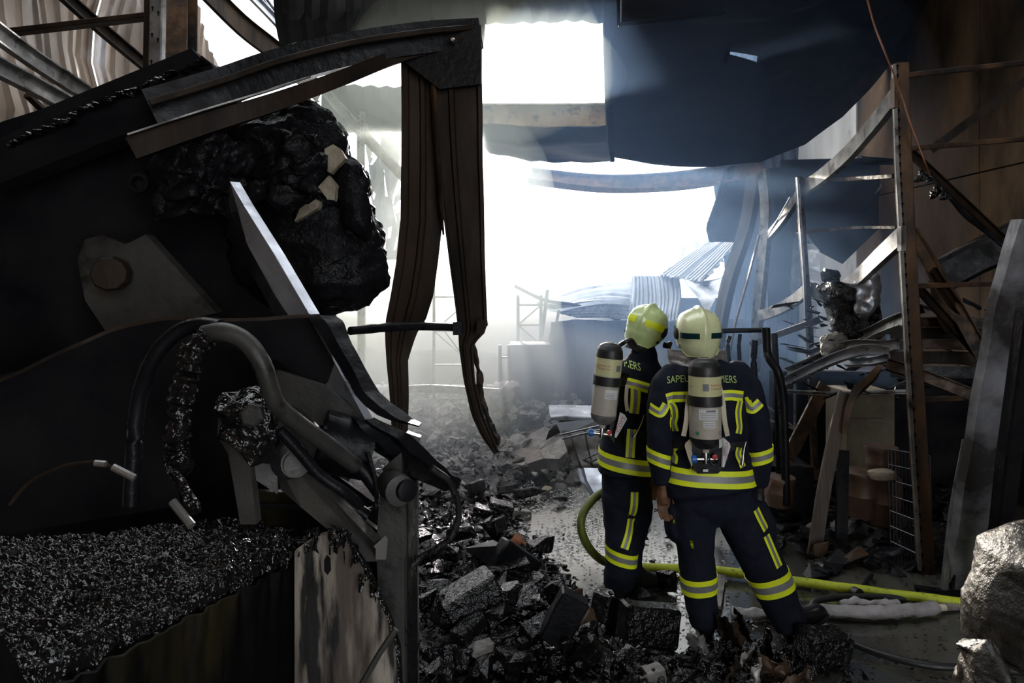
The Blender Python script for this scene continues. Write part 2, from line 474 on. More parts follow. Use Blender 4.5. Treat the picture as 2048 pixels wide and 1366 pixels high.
# unseen walls added round the camera to cut light, rear right opening for fill
struct('wall_left_near', MB().box((-4.95, -0.6, 3.6), (0.2, 7.2, 7.2)), M['wallbrown'])
struct('wall_right_near', MB().box((4.85, -1.1, 3.6), (0.2, 6.2, 7.2)), M['wallbrown'])
struct('wall_rear', MB().box((-2.1, -4.2, 3.6), (5.6, 0.2, 7.2)).box((2.8, -4.2, 6.4), (4.2, 0.2, 1.6)), M['wallbrown'])
# ---------------------------------------------------------------- low end wall in the haze and the outer ground
struct('wall_end', MB().box((1.0, 13.5, 0.85), (13.0, 0.2, 1.7)), M['backwall'])

# ---------------------------------------------------------------- roof
rf = bpy.data.objects.new('ceiling', None); rf['kind'] = 'structure'; COL.objects.link(rf)
def ribbed(c00, c10, c01, c11, nu, nv, ribs, rh=0.02, sag=0.0, wob=0.0, thick=0.004, skip=None, vr=False):
    def fn(u, v):
        p = c00 * ((1-u)*(1-v)) + c10 * (u*(1-v)) + c01 * ((1-u)*v) + c11 * (u*v)
        ph = ((v if vr else u) * ribs) % 1.0
        p = p + Vector((0, 0, (rh if ph < 0.35 else 0) - sag * math.sin(math.pi * u) * (v ** 0.7 if sag else 1)))
        if wob: p = p + noise.noise_vector(p * 0.9) * wob
        return p
    return grid(fn, nu, nv, thick, skip)
# unseen near roof over machine and camera, cut short to let sky light down
struct('roof_sheet', ribbed(Vector((-7, -4.3, 7.2)), Vector((7, -4.3, 7.2)), Vector((-7, 3.3, 7.2)), Vector((7, 3.3, 7.2)), 60, 10, 20, 0.03), M['roof'], parent=rf)
# roof above the smoke, left of the skylight hole
struct('roof_sheet', ribbed(W(500, -420, 5.6), W(1235, -420, 5.6), W(570, 40, 8.4), W(1235, 46, 8.4), 40, 14, 16, 0.03, wob=0.12), M['roof'], parent=rf)
struct('roof_sheet', ribbed(W(540, -60, 7.8), W(966, -60, 7.8), W(560, 105, 8.8), W(966, 100, 8.8), 30, 10, 10, 0.03, wob=0.1), M['roof'], parent=rf)
struct('roof_sheet', ribbed(W(640, 172, 9.4), W(962, 182, 9.4), W(650, 262, 10.4), W(962, 268, 10.4), 20, 8, 10, 0.03, wob=0.1), M['roof'], parent=rf)
# strip between the two holes: tan girder with the sagging dark sheet under it
struct('roof_girder', MB().sweep(WL([(900, 232, 9.2), (1000, 232, 9.2), (1100, 232, 9.2), (1212, 231, 9.2)]), i_prof(0.30, 0.16, 0.02)), M['girder'], parent=rf)
struct('roof_sheet', strip([(252, 962, 1222, 9.1), (285, 966, 1226, 9.4), (305, 985, 1228, 9.8), (322, 1060, 1229, 10.1)], [(0, 0), (0.1, -0.05), (0.3, 0.05), (0.5, 0.12), (0.7, 0.1), (0.9, 0.02), (1, -0.04)], 14, 0.02, 0.05), M['roof'], parent=rf, smooth=50)
# vertical seam strip at the right of the hole
struct('roof_seam', strip([(-60, 1205, 1240, 7.6), (60, 1207, 1222, 8.0), (210, 1211, 1224, 8.6), (300, 1216, 1230, 9.0), (324, 1222, 1228, 9.0)], [(0, 0.03), (0.1, 0), (0.9, 0), (1, 0.03)], 20, 0.01), M['roof'], parent=rf)
# the big sheet on the right that hangs in a belly
BOT = [(1225, 322), (1300, 331), (1430, 340), (1530, 332), (1620, 296), (1690, 240), (1740, 180), (1800, 100), (1900, 20), (2100, -60)]
def belly(u, v):
    px = 1222 + 760 * u
    yb = interp(BOT, px)[0]
    top = -520
    t = v
    py = top + (yb - top) * t
    sl = belly_slit(round(u * 190), round(v * 200))
    if sl: py = sl
    Y = 5.2 + 4.4 * (t ** 1.3) - 1.6 * u
    p = W(px, py, Y)
    fold = 0.10 * math.sin(t * 46 + 2.4 * u) * (0.3 + t) * (0.4 + 0.6 * math.sin(math.pi * min(1, u * 1.1)))
    p += Vector((0, -fold, fold * 0.6)) + noise.noise_vector(p * 0.7) * 0.12
    return p
def belly_slit(i, j):
    px = 1222 + 760 * i / 190
    if 1449 < px < 1519: return {147: 107 + (px - 1450) * 0.05, 148: 108.5 + (px - 1450) * 0.15}.get(j)
    return None
def belly_skip(i, j):
    return j == 147 and 1450 < 1222 + 760 * i / 190 < 1512
def belly_skip_old(i, j):
    u = (i + .5) / 190; v = (j + .5) / 200
    px = 1222 + 760 * u; yb = interp(BOT, px)[0]; py = -520 + (yb + 520) * v
    return 1450 < px < 1517 and abs(py - (111 + (px - 1450) * 0.08)) < 3 + (px - 1450) * 0.07
struct('roof_sheet', grid(belly, 190, 200, 0.006, belly_skip), M['roof'], parent=rf, smooth=60, label='large soot-black roof sheet hanging in a belly, with a small slit')
struct('roof_sheet', ribbed(Vector((2.0, 5.4, 7.3)), Vector((5.2, 5.4, 7.3)), Vector((2.6, 13.4, 7.0)), Vector((5.2, 13.4, 7.0)), 20, 12, 8, 0.03), M['roof'], parent=rf)
struct('wall_end_right', grid(lambda u, v: Vector((3.35 + 1.6 * u + 0.15 * math.sin(v * 7), 11.1 + 0.04 * math.sin(u * 60), 7.0 * v)), 40, 12, 0.02), M['backwall'], smooth=40)
# frame of a hatch in the dark sheet, top centre
mb = MB()
mb.sweep(WL([(1236, -60, 6.6), (1237, 50, 6.9)]), box_prof(0.03, 0.04))
mb.sweep(WL([(1237, 50, 6.9), (1340, 40, 6.9), (1450, 27, 6.9)]), box_prof(0.03, 0.04))
mb.plate(WL([(1242, -100, 6.85), (1446, -100, 6.85), (1446, 24, 6.85), (1340, 36, 6.85), (1242, 46, 6.85)]), 0.02)
struct('roof_hatch', mb, M['roof'], parent=rf)

# hanging sheet fragments beyond the belly
def plate_solo(name, pts, thick, m, label, cat, group=None, jit=0.0, sub=0, root=None):
    mb = MB().plate(WL(pts), thick)
    if root: return part(root, name, mb, m, label)
    return solo(name, mb, m, label, cat, group)

# ---------------------------------------------------------------- far things in the smoke
def bent_beam(name, pts, prof, m, label, cat, group=None, n=6, up=Vector((0, 0, 1)), twist=None, smooth=None):
    path = spline(WL(pts), n)
    tw = [twist[0] + (twist[1] - twist[0]) * i / (len(path) - 1) for i in range(len(path))] if twist else None
    return solo(name, MB().sweep(path, prof, up, twist=tw), m, label, cat, group, smooth)

bent_beam('steel_beam', [(1060, 352, 11.5), (1200, 367, 11), (1330, 364, 10.4), (1430, 352, 9.8), (1528, 336, 9.3)], i_prof(0.25, 0.16, 0.02), M['rust'],
          'rusty I-beam sagging across the bright opening under the roof edge', 'beam', twist=(0.7, -0.1), smooth=30)
solo('hanging_sheet', strip([(335, 1450, 1500, 9.6), (400, 1432, 1500, 9.6), (455, 1412, 1490, 9.6), (484, 1420, 1470, 9.6)], [(0, 0), (0.2, 0.08), (0.25, 0.0), (0.6, 0.02), (1, 0.06)], 12, 0.02), M['roof'],
     'dark bluish sheet panel hanging below the right end of the sagging beam', 'panel')
bent_beam('steel_column', [(1522, 340, 8.6), (1529, 420, 8.5), (1522, 520, 8.4), (1512, 620, 8.3), (1505, 720, 8.3), (1500, 800, 8.3)], c_prof(0.14, 0.07, 0.01), M['steel'],
          'tall buckled silvery steel column bowing right of the bright opening', 'column', twist=(0.5, 0.2), smooth=30, up=Vector((0, 1, 0)))
bent_beam('steel_column', [(1504, 350, 8.9), (1488, 450, 8.8), (1450, 570, 8.6), (1428, 690, 8.5), (1420, 800, 8.4)], c_prof(0.24, 0.08, 0.01), M['brownsteel'],
          'wide brown steel column leaning left beside the buckled silvery column', 'column', twist=(0.3, 0.1), smooth=30, up=Vector((0, 1, 0)))
bent_beam('steel_strip', [(1518, 470, 8.1), (1495, 560, 8.1), (1470, 650, 8.1), (1455, 740, 8.1), (1440, 904, 8.1)], box_prof(0.05, 0.02), M['rust'],
          'narrow rusty strip slanting between the two leaning columns', 'metal strip')

# crumpled light roof panels that came down behind the firefighters
def crumple(c, nu, nv, amp, ribs, m, name, label, cat='roof panel', group=None, rh=0.03, thick=0.006, ragged=0.0, along=True, sc=1.2):
    def fn(u, v):
        p = c[0] * ((1-u)*(1-v)) + c[1] * (u*(1-v)) + c[2] * (u*v) + c[3] * ((1-u)*v)
        n = (c[1] - c[0]).cross(c[3] - c[0]).normalized()
        q = ((u if along else v) * ribs) % 1.0
        p = p + n * (rh if q < 0.4 else 0) + noise.noise_vector(p * sc + Vector((7.7, 3.1, 0))) * amp
        if ragged and (v > 0.97 or u > 0.97 or v < 0.03 or u < 0.03):
            p = p + noise.noise_vector(p * 17) * ragged
        return p
    return solo(name, grid(fn, nu, nv, thick), m, label, cat, group, 35)
crumple(WL([(1318, 548, 10.5), (1418, 484, 10.9), (1480, 478, 10.0), (1402, 564, 9.6)]), 24, 40, 0.03, 14, M['panel'], 'roof_panel', 'bright ribbed roof panel sloping above the helmets', ragged=0.05, along=False, rh=0.02)
crumple(WL([(1262, 552, 10.6), (1360, 548, 10.4), (1362, 640, 9.8), (1262, 660, 10.0)]), 40, 14, 0.08, 12, M['panel'], 'roof_panel', 'pale ribbed panel hanging upright above the left helmet', rh=0.02)
crumple(WL([(1362, 560, 9.9), (1440, 560, 9.7), (1480, 500, 9.6), (1412, 625, 9.2)]), 20, 20, 0.12, 3, M['silver'], 'roof_panel', 'crumpled silver sheet torn open right of the pale ribbed panels', rh=0.01)
crumple(WL([(1065, 588, 11.5), (1265, 560, 11.0), (1262, 612, 10.2), (1100, 610, 10.6)]), 30, 16, 0.12, 6, M['panel'], 'roof_panel', 'collapsed pale roof sheet stretching left from the helmets into the smoke', rh=0.03, along=False)
crumple(WL([(1060, 598, 10.8), (1262, 606, 10.3), (1262, 640, 10.1), (1160, 632, 10.4)]), 30, 12, 0.1, 6, M['silver'], 'roof_panel', 'sagging grey sheet edge under the collapsed pale roof sheet', rh=0.02, along=False)
crumple(WL([(1335, 505, 12.6), (1420, 462, 12.6), (1425, 500, 12.2), (1345, 548, 12.2)]), 16, 12, 0.15, 3, M['panel'], 'roof_panel', 'faint curled panel behind the bright ribbed roof panel', rh=0.02)

# dark sheet pieces hanging in front of the pale wall, right of the columns
solo('hanging_sheet', MB().plate(WL([(1560, 320, 9.0), (1790, 315, 8.6), (1788, 428, 8.6), (1685, 528, 8.7), (1590, 478, 8.9), (1560, 400, 9.0)]), 0.02), M['roof'], 'big soot-dark sheet hanging to a point behind the thin slotted upright', 'sheet')
solo('hanging_sheet', MB().plate(WL([(1530, 338, 9.3), (1600, 330, 9.3), (1600, 560, 9.3), (1535, 640, 9.3)]), 0.02), M['roof'], 'soot-dark sheet hanging just right of the buckled silvery column', 'sheet')
bent_beam('light_batten', [(1751, 386, 8.6), (1762, 372, 8.6), (1770, 356, 8.6)], box_prof(0.02, 0.02), M['silver'], 'short bright sliver of metal on the dark hanging sheet', 'metal strip')
solo('sheet_scrap', MB().plate(WL([(1700, 325, 8.5), (1733, 327, 8.3), (1722, 312, 8.4), (1795, 318, 8.0), (1795, 330, 8.0), (1738, 330, 8.3)]), 0.01), M['roof'], 'torn black sheet edge beneath the pale wall patch', 'sheet')
solo('bent_sheet', strip([(465, 1590, 1612, 8.8), (500, 1585, 1640, 8.7), (560, 1582, 1640, 8.7), (600, 1586, 1636, 8.7)], [(0, 0), (0.1, 0.05), (0.3, -0.02), (0.6, 0.03), (1, 0)], 12, 0.01, 0.03), M['silver'], 'crinkled silver sheet hanging behind the thin slotted upright', 'sheet')

# ladder-like rack frames and beams at the far left, seen through smoke
def frame_rack(name, label, x0, x1, y0, y1, Y, nr=5, diag=True, r=0.022, m='brownsteel', group=None):
    base = W((x0+x1)/2, y1, Y)
    t = thing(name, label, 'rack', base, group)
    for px in (x0, x1):
        part(t, 'upright', MB().sweep(WL([(px, y0, Y), (px, y1, Y)]), box_prof(r*2.2, r*2)), M[m])
    for i in range(nr):
        py = y0 + (y1 - y0) * (i + 0.5) / nr
        part(t, 'rung', MB().sweep(WL([(x0, py, Y), (x1, py, Y)]), box_prof(r*1.4, r*1.4)), M[m])
        if diag and i + 1 < nr:
            py2 = y0 + (y1 - y0) * (i + 1.5) / nr
            a, b = (x0, x1) if i % 2 else (x1, x0)
            part(t, 'brace', MB().sweep(WL([(a, py, Y+0.03), (b, py2, Y+0.03)]), box_prof(r, r)), M[m])
    return t
frame_rack('ladder_rack', 'grey ladder-like rack frame fading into smoke left of the rear firefighter', 1036, 1082, 590, 830, 10.4, 6)
frame_rack('ladder_rack', 'faint rack frame between the two hanging steel strips', 868, 946, 560, 900, 9.4, 5, True, 0.016, 'steel')
frame_rack('ladder_rack', 'scorched ochre rack frame behind the torn end of the hanging strip', 1000, 1018, 690, 890, 9.0, 4, False, 0.02, 'rust_orange')
bent_beam('rack_beam', [(806, 779, 8.6), (870, 777, 8.6), (1000, 785, 8.6)], c_prof(0.10, 0.04, 0.006), M['steel'], 'long grey rack beam crossing behind the hanging steel strips', 'beam')
bent_beam('rack_brace', [(1095, 580, 10.6), (1085, 660, 10.4), (1075, 730, 10.2)], box_prof(0.05, 0.04), M['brownsteel'], 'steep brace beside the ladder-like rack frame', 'brace')
bent_beam('roof_truss', [(1030, 572, 10.8), (1090, 600, 10.7), (1160, 612, 10.5), (1240, 640, 10.3)], box_prof(0.12, 0.05), M['brownsteel'], 'hazy truss bar sloping over the ladder-like rack frame', 'beam')
bent_beam('hanging_bar', [(1118, 620, 10), (1104, 690, 10), (1090, 760, 10)], box_prof(0.06, 0.04), M['black_gloss'], 'dark slanting bar standing in the haze left of the rear firefighter', 'bar')
for i, (a, b) in enumerate((((880, 650), (962, 760)), ((900, 800), (985, 890)), ((870, 860), (930, 925)))):
    bent_beam('thin_rod', [(a[0], a[1], 8.4), (b[0], b[1], 8.3)], box_prof(0.012, 0.012), M['steel'], ['thin bright rod slanting in the smoke, topmost, between the hanging strips', 'thin bright rod slanting in the smoke beside the torn strip end', 'thin bright rod slanting down to the far rubble heap, lowest'][i], 'rod')
solo('dark_crate', MB().box(W(1060, 750, 9.6), (0.55, 0.5, 0.9)), M['backwall'], 'dark block-shaped crate in the haze below the ladder-like rack frame', 'crate')
solo('container_side', grid(lambda u, v: W(1100 + 400*u, 640 + 215*v, 10.2) + Vector((0, 0.05*math.sin(u*60), 0)) + noise.noise_vector(Vector((u*4, v*3, 0)))*0.08, 60, 12, 0.02), M['backwall'], 'blue-dark ribbed metal side in the haze behind the firefighters', 'metal side', smooth=40)
# ---------------------------------------------------------------- left racking
def upright(parent, pts, w, d, m, hole_side=0.25, holes=0, hm=None, name='upright'):
    path = WL(pts)
    mb = MB().sweep(path, box_prof(w, d), up=Vector((0, 1, 0)))
    o = part(parent, name, mb, m)
    if holes:
        hb = MB()
        a, b = path[0], path[-1]
        for i in range(holes):
            t = (i + 0.5) / holes
            k = t * (len(path) - 1); j = min(int(k), len(path) - 2)
            c = path[j].lerp(path[j+1], k - j)
            for s, dz in (((-1, 0.0), (1, -0.035)) if hole_side < 0.4 else ((-1, 0.0),)):
                cc = c + Vector((s * w * hole_side, -d / 2, dz))
                pts8 = [(0.010, 0.008), (0, 0.016), (-0.010, 0.008), (-0.006, -0.004), (-0.003, -0.022), (0.003, -0.022), (0.006, -0.004)]
                hb.rings([[cc + Vector((x, -0.0015, z)) for x, z in pts8], [cc + Vector((x, 0.004, z)) for x, z in pts8]])
        ho = part(o, 'slot', hb, hm or M['black'], kind='stuff')
    return o

t = thing('pallet_rack', 'light grey slotted rack upright and beams before the buckled cladding', 'rack', W(310, 1260, 5.0))
upright(t, [(318, -160, 5.0), (316, 20, 5.0), (311, 260, 5.0)], 0.095, 0.07, M['steel'], 0.22, 9)
part(t, 'upright_flange', MB().sweep(WL([(303, -160, 5.04), (300, 20, 5.04), (296, 260, 5.04)]), box_prof(0.05, 0.09), up=Vector((0, 1, 0))), M['brownsteel'])
part(t, 'cross_rail', MB().sweep(WL([(-40, 72, 5.2), (150, 50, 5.12), (298, 33, 5.06)]), box_prof(0.085, 0.04)), M['brownsteel'])
t = thing('rack_beam_set', 'slanting long rack beams over the black hull of the machine', 'rack beam', W(100, 900, 5.0))
part(t, 'beam', MB().sweep(spline(WL([(-60, 30, 4.2), (60, 118, 4.8), (220, 222, 5.7), (330, 300, 6.5)]), 4), c_prof(0.135, 0.05, 0.012)), M['steel'])
part(t, 'beam', MB().sweep(spline(WL([(-60, 110, 4.0), (60, 172, 4.5), (200, 248, 5.2), (300, 300, 5.8)]), 4), c_prof(0.12, 0.06, 0.012)), M['steel'])
part(t, 'beam', MB().sweep(spline(WL([(90, -40, 5.6), (180, 42, 6.2), (300, 142, 7.0), (400, 220, 7.8)]), 4), c_prof(0.125, 0.05, 0.012)), M['brownsteel'])
part(t, 'brace', MB().sweep(WL([(55, 190, 5.4), (130, 262, 5.8)]), box_prof(0.06, 0.04)), M['brownsteel'])
solo('steel_column', MB().sweep(WL([(362, -300, 5.9), (362, 0, 5.9), (360, 300, 5.9), (358, 900, 5.9)]), i_prof(0.20, 0.20, 0.014), up=Vector((0, 1, 0))), M['rust'], 'tan scorched steel column right of the slotted rack upright', 'column')
for pts, w, m_, lb in (
    ([(400, -30, 8.6), (480, 50, 9.2), (566, 118, 9.8), (640, 190, 10.4)], 0.30, 'brownsteel', 'broad dark slanting beam right of the tan column'),
    ([(470, -40, 9.4), (540, 32, 9.8), (600, 98, 10.2)], 0.13, 'silver', 'slim bright beam slanting beneath the roof edge, lower one'),
    ([(505, -30, 9.6), (556, 38, 10.0), (620, 108, 10.4)], 0.07, 'silver', 'slimmest bright beam slanting at the roof edge, upper one'),
    ([(640, 168, 9.6), (722, 262, 9.3), (812, 356, 9.0)], 0.13, 'steel', 'slanting grey rack beam seen between foam mass and hanging strip')):
    bent_beam('rack_beam', pts, c_prof(w, 0.06, 0.012), M[m_], lb, 'beam')
t = thing('pallet_rack', 'distant slotted upright between charred foam and hanging steel strip', 'rack', W(722, 880, 9.2))
upright(t, [(722, 224, 9.2), (722, 300, 9.2), (724, 880, 9.2)], 0.10, 0.07, M['steel'], 0.2, 16)
solo('ragged_sheet', grid(lambda u, v: W(742 + 62*u, 265 + 30*u + 215*v, 10.2) + noise.noise_vector(Vector((u*3, v*3, 2)))*0.25 + Vector((0, 0.05*math.sin(u*30), 0)), 24, 12, 0.004, lambda i, j: noise.noise(Vector((i*0.4, j*0.4, 9))) > 0.32), M['panel'], 'pale torn sheet glowing behind the slanting grey rack beam', 'sheet', smooth=40)

# ---------------------------------------------------------------- bent steel frame of the machine's guard
fr = thing('bent_guard_frame', 'dark bent steel frame arching over the machine, two strips hanging', 'steel frame', W(900, 1300, 2.7))
part(fr, 'arch_channel', MB().sweep(spline(WL([(300, 215, 2.1), (450, 170, 2.2), (560, 132, 2.3), (700, 97, 2.42), (850, 74, 2.52), (962, 66, 2.6)]), 6), c_prof(0.115, 0.06, 0.006, True), up=Vector((0, 0, 1)), scale=None), M['black_gloss'])
part(fr, 'arch_rib', MB().sweep(spline(WL([(300, 206, 2.06), (450, 160, 2.16), (560, 122, 2.26), (700, 87, 2.38), (850, 64, 2.48), (950, 55, 2.56)]), 6), box_prof(0.02, 0.02)), M['brownsteel'])
lo = spline(WL([(262, 296, 2.0), (400, 250, 2.1), (560, 200, 2.22), (680, 157, 2.36), (800, 110, 2.5), (880, 90, 2.55)]), 6)
part(fr, 'lower_channel', MB().sweep(lo, c_prof(0.066, 0.04, 0.006, True), scale=[1.0 - 0.35 * i / (len(lo)-1) for i in range(len(lo))]), M['brownsteel'])
part(fr, 'bright_lip', MB().sweep([p + Vector((0, -0.02, 0.034)) for p in lo[:16]], box_prof(0.022, 0.006)), M['steel'], label='bare pale metal lip along the lower channel')
part(fr, 'corner_plate', MB().plate(WL([(880, 54, 2.56), (944, 41, 2.56), (963, 55, 2.56), (963, 170, 2.56), (880, 180, 2.56), (805, 122, 2.56), (810, 70, 2.56)]), 0.03), M['black_gloss'])
part(fr, 'hanging_strip', strip([(60, 862, 963, 2.58), (200, 866, 965, 2.58), (330, 876, 966, 2.6), (440, 888, 969, 2.62), (560, 904, 972, 2.64), (640, 914, 974, 2.66), (662, 917, 972, 2.66), (690, 918, 945, 2.66), (760, 928, 950, 2.64), (830, 944, 968, 2.6), (870, 962, 985, 2.58), (905, 988, 999, 2.56)],
     [(0, -0.012), (0.04, -0.012), (0.06, 0.006), (0.30, 0.006), (0.34, -0.01), (0.40, -0.01), (0.44, 0.006), (0.88, 0.008), (0.92, -0.010), (1, -0.008)], 60, 0.004, 0.003, 5), M['brownsteel'], smooth=30)
part(fr, 'torn_lip', strip([(690, 943, 950, 2.68), (740, 950, 962, 2.68), (800, 956, 968, 2.66), (840, 972, 982, 2.62), (870, 984, 996, 2.6), (892, 994, 1004, 2.58)], [(0, 0), (0.5, -0.01), (1, 0.01)], 30, 0.004, 0.012, 30), M['rust'])
part(fr, 'hanging_strip', strip([(118, 803, 880, 2.6), (300, 803, 884, 2.62), (440, 801, 885, 2.64), (520, 793, 876, 2.65), (590, 781, 866, 2.66), (640, 772, 850, 2.68), (668, 771, 832, 2.68), (720, 775, 815, 2.66), (800, 782, 816, 2.64), (872, 786, 814, 2.62), (960, 790, 812, 2.6)],
     [(0, 0.02), (0.03, -0.02), (0.18, -0.02), (0.2, 0.0), (0.45, 0.004), (0.5, -0.008), (0.58, -0.008), (0.62, 0.008), (1, 0.016)], 60, 0.004, 0.003, 5), M['brownsteel'], smooth=30)
part(fr, 'fold_strip', strip([(112, 860, 868, 2.56), (250, 866, 876, 2.58), (400, 876, 884, 2.6), (470, 886, 888, 2.6)], [(0, 0), (0.5, -0.015), (1, 0)], 20, 0.004), M['rust'])
part(fr, 'cross_bar', MB().tube(spline(WL([(700, 662, 2.3), (760, 656, 2.4), (840, 652, 2.5), (918, 655, 2.62)]), 4), 0.016, 8).jitter(0.004, 20), M['black_gloss'], smooth=50)
part(fr, 'bar_socket', MB().box(W(916, 656, 2.6), (0.035, 0.05, 0.05)), M['black_gloss'])
part(fr, 'bolt', MB().lathe(W(905, 81, 2.52), (0, -1, 0), [(0, 0.010), (0.01, 0.010), (0.014, 0.006)], 8), M['chrome'], label='bright bolt head on the frame corner')
part(fr, 'bent_tab', MB().plate(WL([(955, 640, 2.6), (974, 638, 2.6), (976, 650, 2.6), (962, 668, 2.6), (952, 670, 2.6)]), 0.02), M['brownsteel'])

# ---------------------------------------------------------------- the burnt machine
mc = thing('burnt_machine', 'burnt-out black loader filling the left side, hoses and arms bare', 'machine', W(400, 1500, 2.0))
def PM(name, mb, m='black', label=None, smooth=None): return part(mc, name, mb, M[m], label, smooth)
PM('hull', MB().plate(WL([(-220, 330), (0, 283), (60, 258), (130, 236), (415, 120), (436, 142), (470, 215), (560, 235), (640, 330), (655, 640), (650, 900), (800, 1010), (800, 1500), (-220, 1500)], 2.45), 0.25))
PM('roof_plate', MB().plate(WL([(0, 292, 2.25), (62, 262, 2.25), (132, 238, 2.25), (250, 190, 2.25), (414, 122, 2.25), (432, 138, 2.25), (457, 198, 2.25), (300, 262, 2.2), (100, 340, 2.2), (0, 380, 2.2)]), 0.06))
rg = random.Random(3)
eg = MB()
for i in range(36):
    px = 20 + i * 11 + rg.uniform(-5, 5)
    py = 283 - (px) * 0.395 + (10 if px < 140 else 0)
    eg.rock(W(px, py + 4, 2.2), (rg.uniform(.02, .06), .05, rg.uniform(.01, .025)), rg, 9)
PM('charred_edge_crumbs', eg, 'char')
foam = rowloft([(188, 560, 640), (205, 500, 662), (240, 470, 682), (280, 440, 694), (318, 430, 706), (330, 430, 730), (360, 430, 739), (400, 430, 740), (440, 440, 748), (480, 450, 764), (500, 460, 762), (512, 460, 773), (560, 470, 778), (600, 480, 770), (622, 500, 762), (645, 520, 700)], 2.42, 0.16, 60, 80, 0.03, 9, 2.2, 0.014, 38)
PM('charred_foam', foam, 'foamchar', 'rough charred foam mass with a ragged edge', 60)
PM('foam_flap', rowloft([(318, 690, 712), (335, 672, 728), (370, 668, 738), (410, 676, 740), (450, 690, 742), (480, 715, 752)], 2.26, 0.05, 30, 26, 0.012, 18, 2.2, 0.006, 60), 'foamchar', None, 60)
PM('unburnt_foam', MB().plate(WL([(652, 300, 2.20), (668, 290, 2.20), (684, 300, 2.20), (694, 318, 2.20), (676, 336, 2.20), (664, 348, 2.20), (650, 340, 2.20)]), 0.03).jitter(0.003, 40), 'beige', 'pale unburnt patch of foam')
PM('unburnt_foam', MB().plate(WL([(592, 444, 2.22), (602, 418, 2.22), (630, 398, 2.22), (642, 404, 2.22), (640, 416, 2.22), (614, 432, 2.22)]), 0.03).jitter(0.003, 40), 'beige', 'pale unburnt sliver of foam')
PM('foam_tear', MB().plate(WL([(640, 375, 2.21), (660, 352, 2.21), (676, 372, 2.21), (672, 402, 2.21), (656, 398, 2.21)]), 0.03).jitter(0.006, 30), 'beige')
# melted ripple under the arch
PM('melted_lining', grid(lambda u, v: W(310 + 330*u, 295 - 40*u + 140*v, 2.1 - 0.03*math.sin(u*9)) + noise.noise_vector(Vector((u*9, v*6, 0)))*0.045 + noise.noise_vector(Vector((u*30, v*22, 4)))*0.012, 70, 36, 0.01), 'foamchar', smooth=60)
PM('ring_socket', MB().lathe(W(284, 368, 2.05), (0.1, -1, 0), [(0, 0.030), (0.03, 0.030), (0.03, 0.019), (-0.02, 0.017)], 20), 'black_gloss', None, 40)
# big pivot plate with boss
PM('pivot_plate', MB().plate(WL([(165, 520), (180, 480), (215, 470), (260, 490), (300, 470), (440, 625), (330, 650), (220, 660), (180, 600)], 2.12), 0.05), 'grey')
PM('pivot_boss', MB().lathe(W(228, 548, 2.06), (0.35, -1, 0), [(0, 0.052), (0.06, 0.052), (0.07, 0.046), (0.071, 0.0)], 10), 'brownsteel')
# silver lift arm
def angle_bar(pts, w, d, m, name, twist=0.0, sc=None):
    p = WL(pts)
    PM(name, MB().sweep(p, box_prof(w, d), up=Vector((0, -1, 0.2)), twist=[twist]*len(p), scale=sc), m)
PM('lift_arm', MB().plate(WL([(470, 364, 1.98), (498, 412, 1.95), (560, 510, 1.88), (629, 628, 1.8), (636, 640, 1.8), (603, 655, 1.8), (560, 590, 1.85), (505, 490, 1.92), (466, 424, 2.20)]), 0.03), 'silver', 'bright bare-metal arm with a pointed end')
PM('lift_arm_side', MB().plate(WL([(466, 424, 1.97), (603, 655, 1.81), (615, 700, 1.81), (590, 690, 1.85), (500, 530, 1.95), (462, 470, 1.99)]), 0.02), 'black_gloss')
PM('lower_arm', MB().plate(WL([(612, 652, 1.86), (632, 648, 1.84), (680, 730, 1.78), (738, 838, 1.7), (735, 870, 1.7), (700, 845, 1.72), (650, 745, 1.8), (628, 690, 1.85)]), 0.03), 'silver')
PM('lower_arm_side', MB().plate(WL([(575, 655, 1.9), (628, 690, 1.86), (700, 845, 1.73), (680, 860, 1.74), (600, 740, 1.84)]), 0.02), 'black_gloss')
PM('curled_guard', strip([(632, 606, 664, 1.72), (645, 616, 680, 1.7), (690, 646, 696, 1.68), (740, 672, 722, 1.66), (790, 702, 752, 1.64), (815, 722, 780, 1.62), (832, 744, 806, 1.6), (843, 780, 822, 1.6), (852, 832, 838, 1.58)], [(0, 0.05), (0.15, 0.01), (0.6, 0), (1, 0.03)], 40, 0.004, 0.006, 14), 'black_gloss', None, 40)
# thin bright edge running left
PM('panel_edge', MB().sweep(spline(WL([(-40, 775, 1.5), (60, 735, 1.52), (160, 685, 1.55), (240, 655, 1.58), (330, 638, 1.6), (470, 638, 1.64), (620, 632, 1.7)]), 6), [(-0.002, -0.004), (0.002, -0.004), (0.002, 0.004), (-0.002, 0.004)]).jitter(0.004, 12), 'brownsteel')
PM('inner_panel', MB().plate(WL([(-200, 790), (60, 737), (160, 688), (240, 658), (330, 640), (620, 634), (690, 760), (640, 800), (560, 720), (400, 680), (360, 1010), (-200, 1100)], 1.78), 0.02))
PM('skirt_plate', MB().plate(WL([(556, 740), (650, 770), (740, 840), (815, 870), (770, 900), (700, 880), (560, 800)], 1.72), 0.02), 'grey')
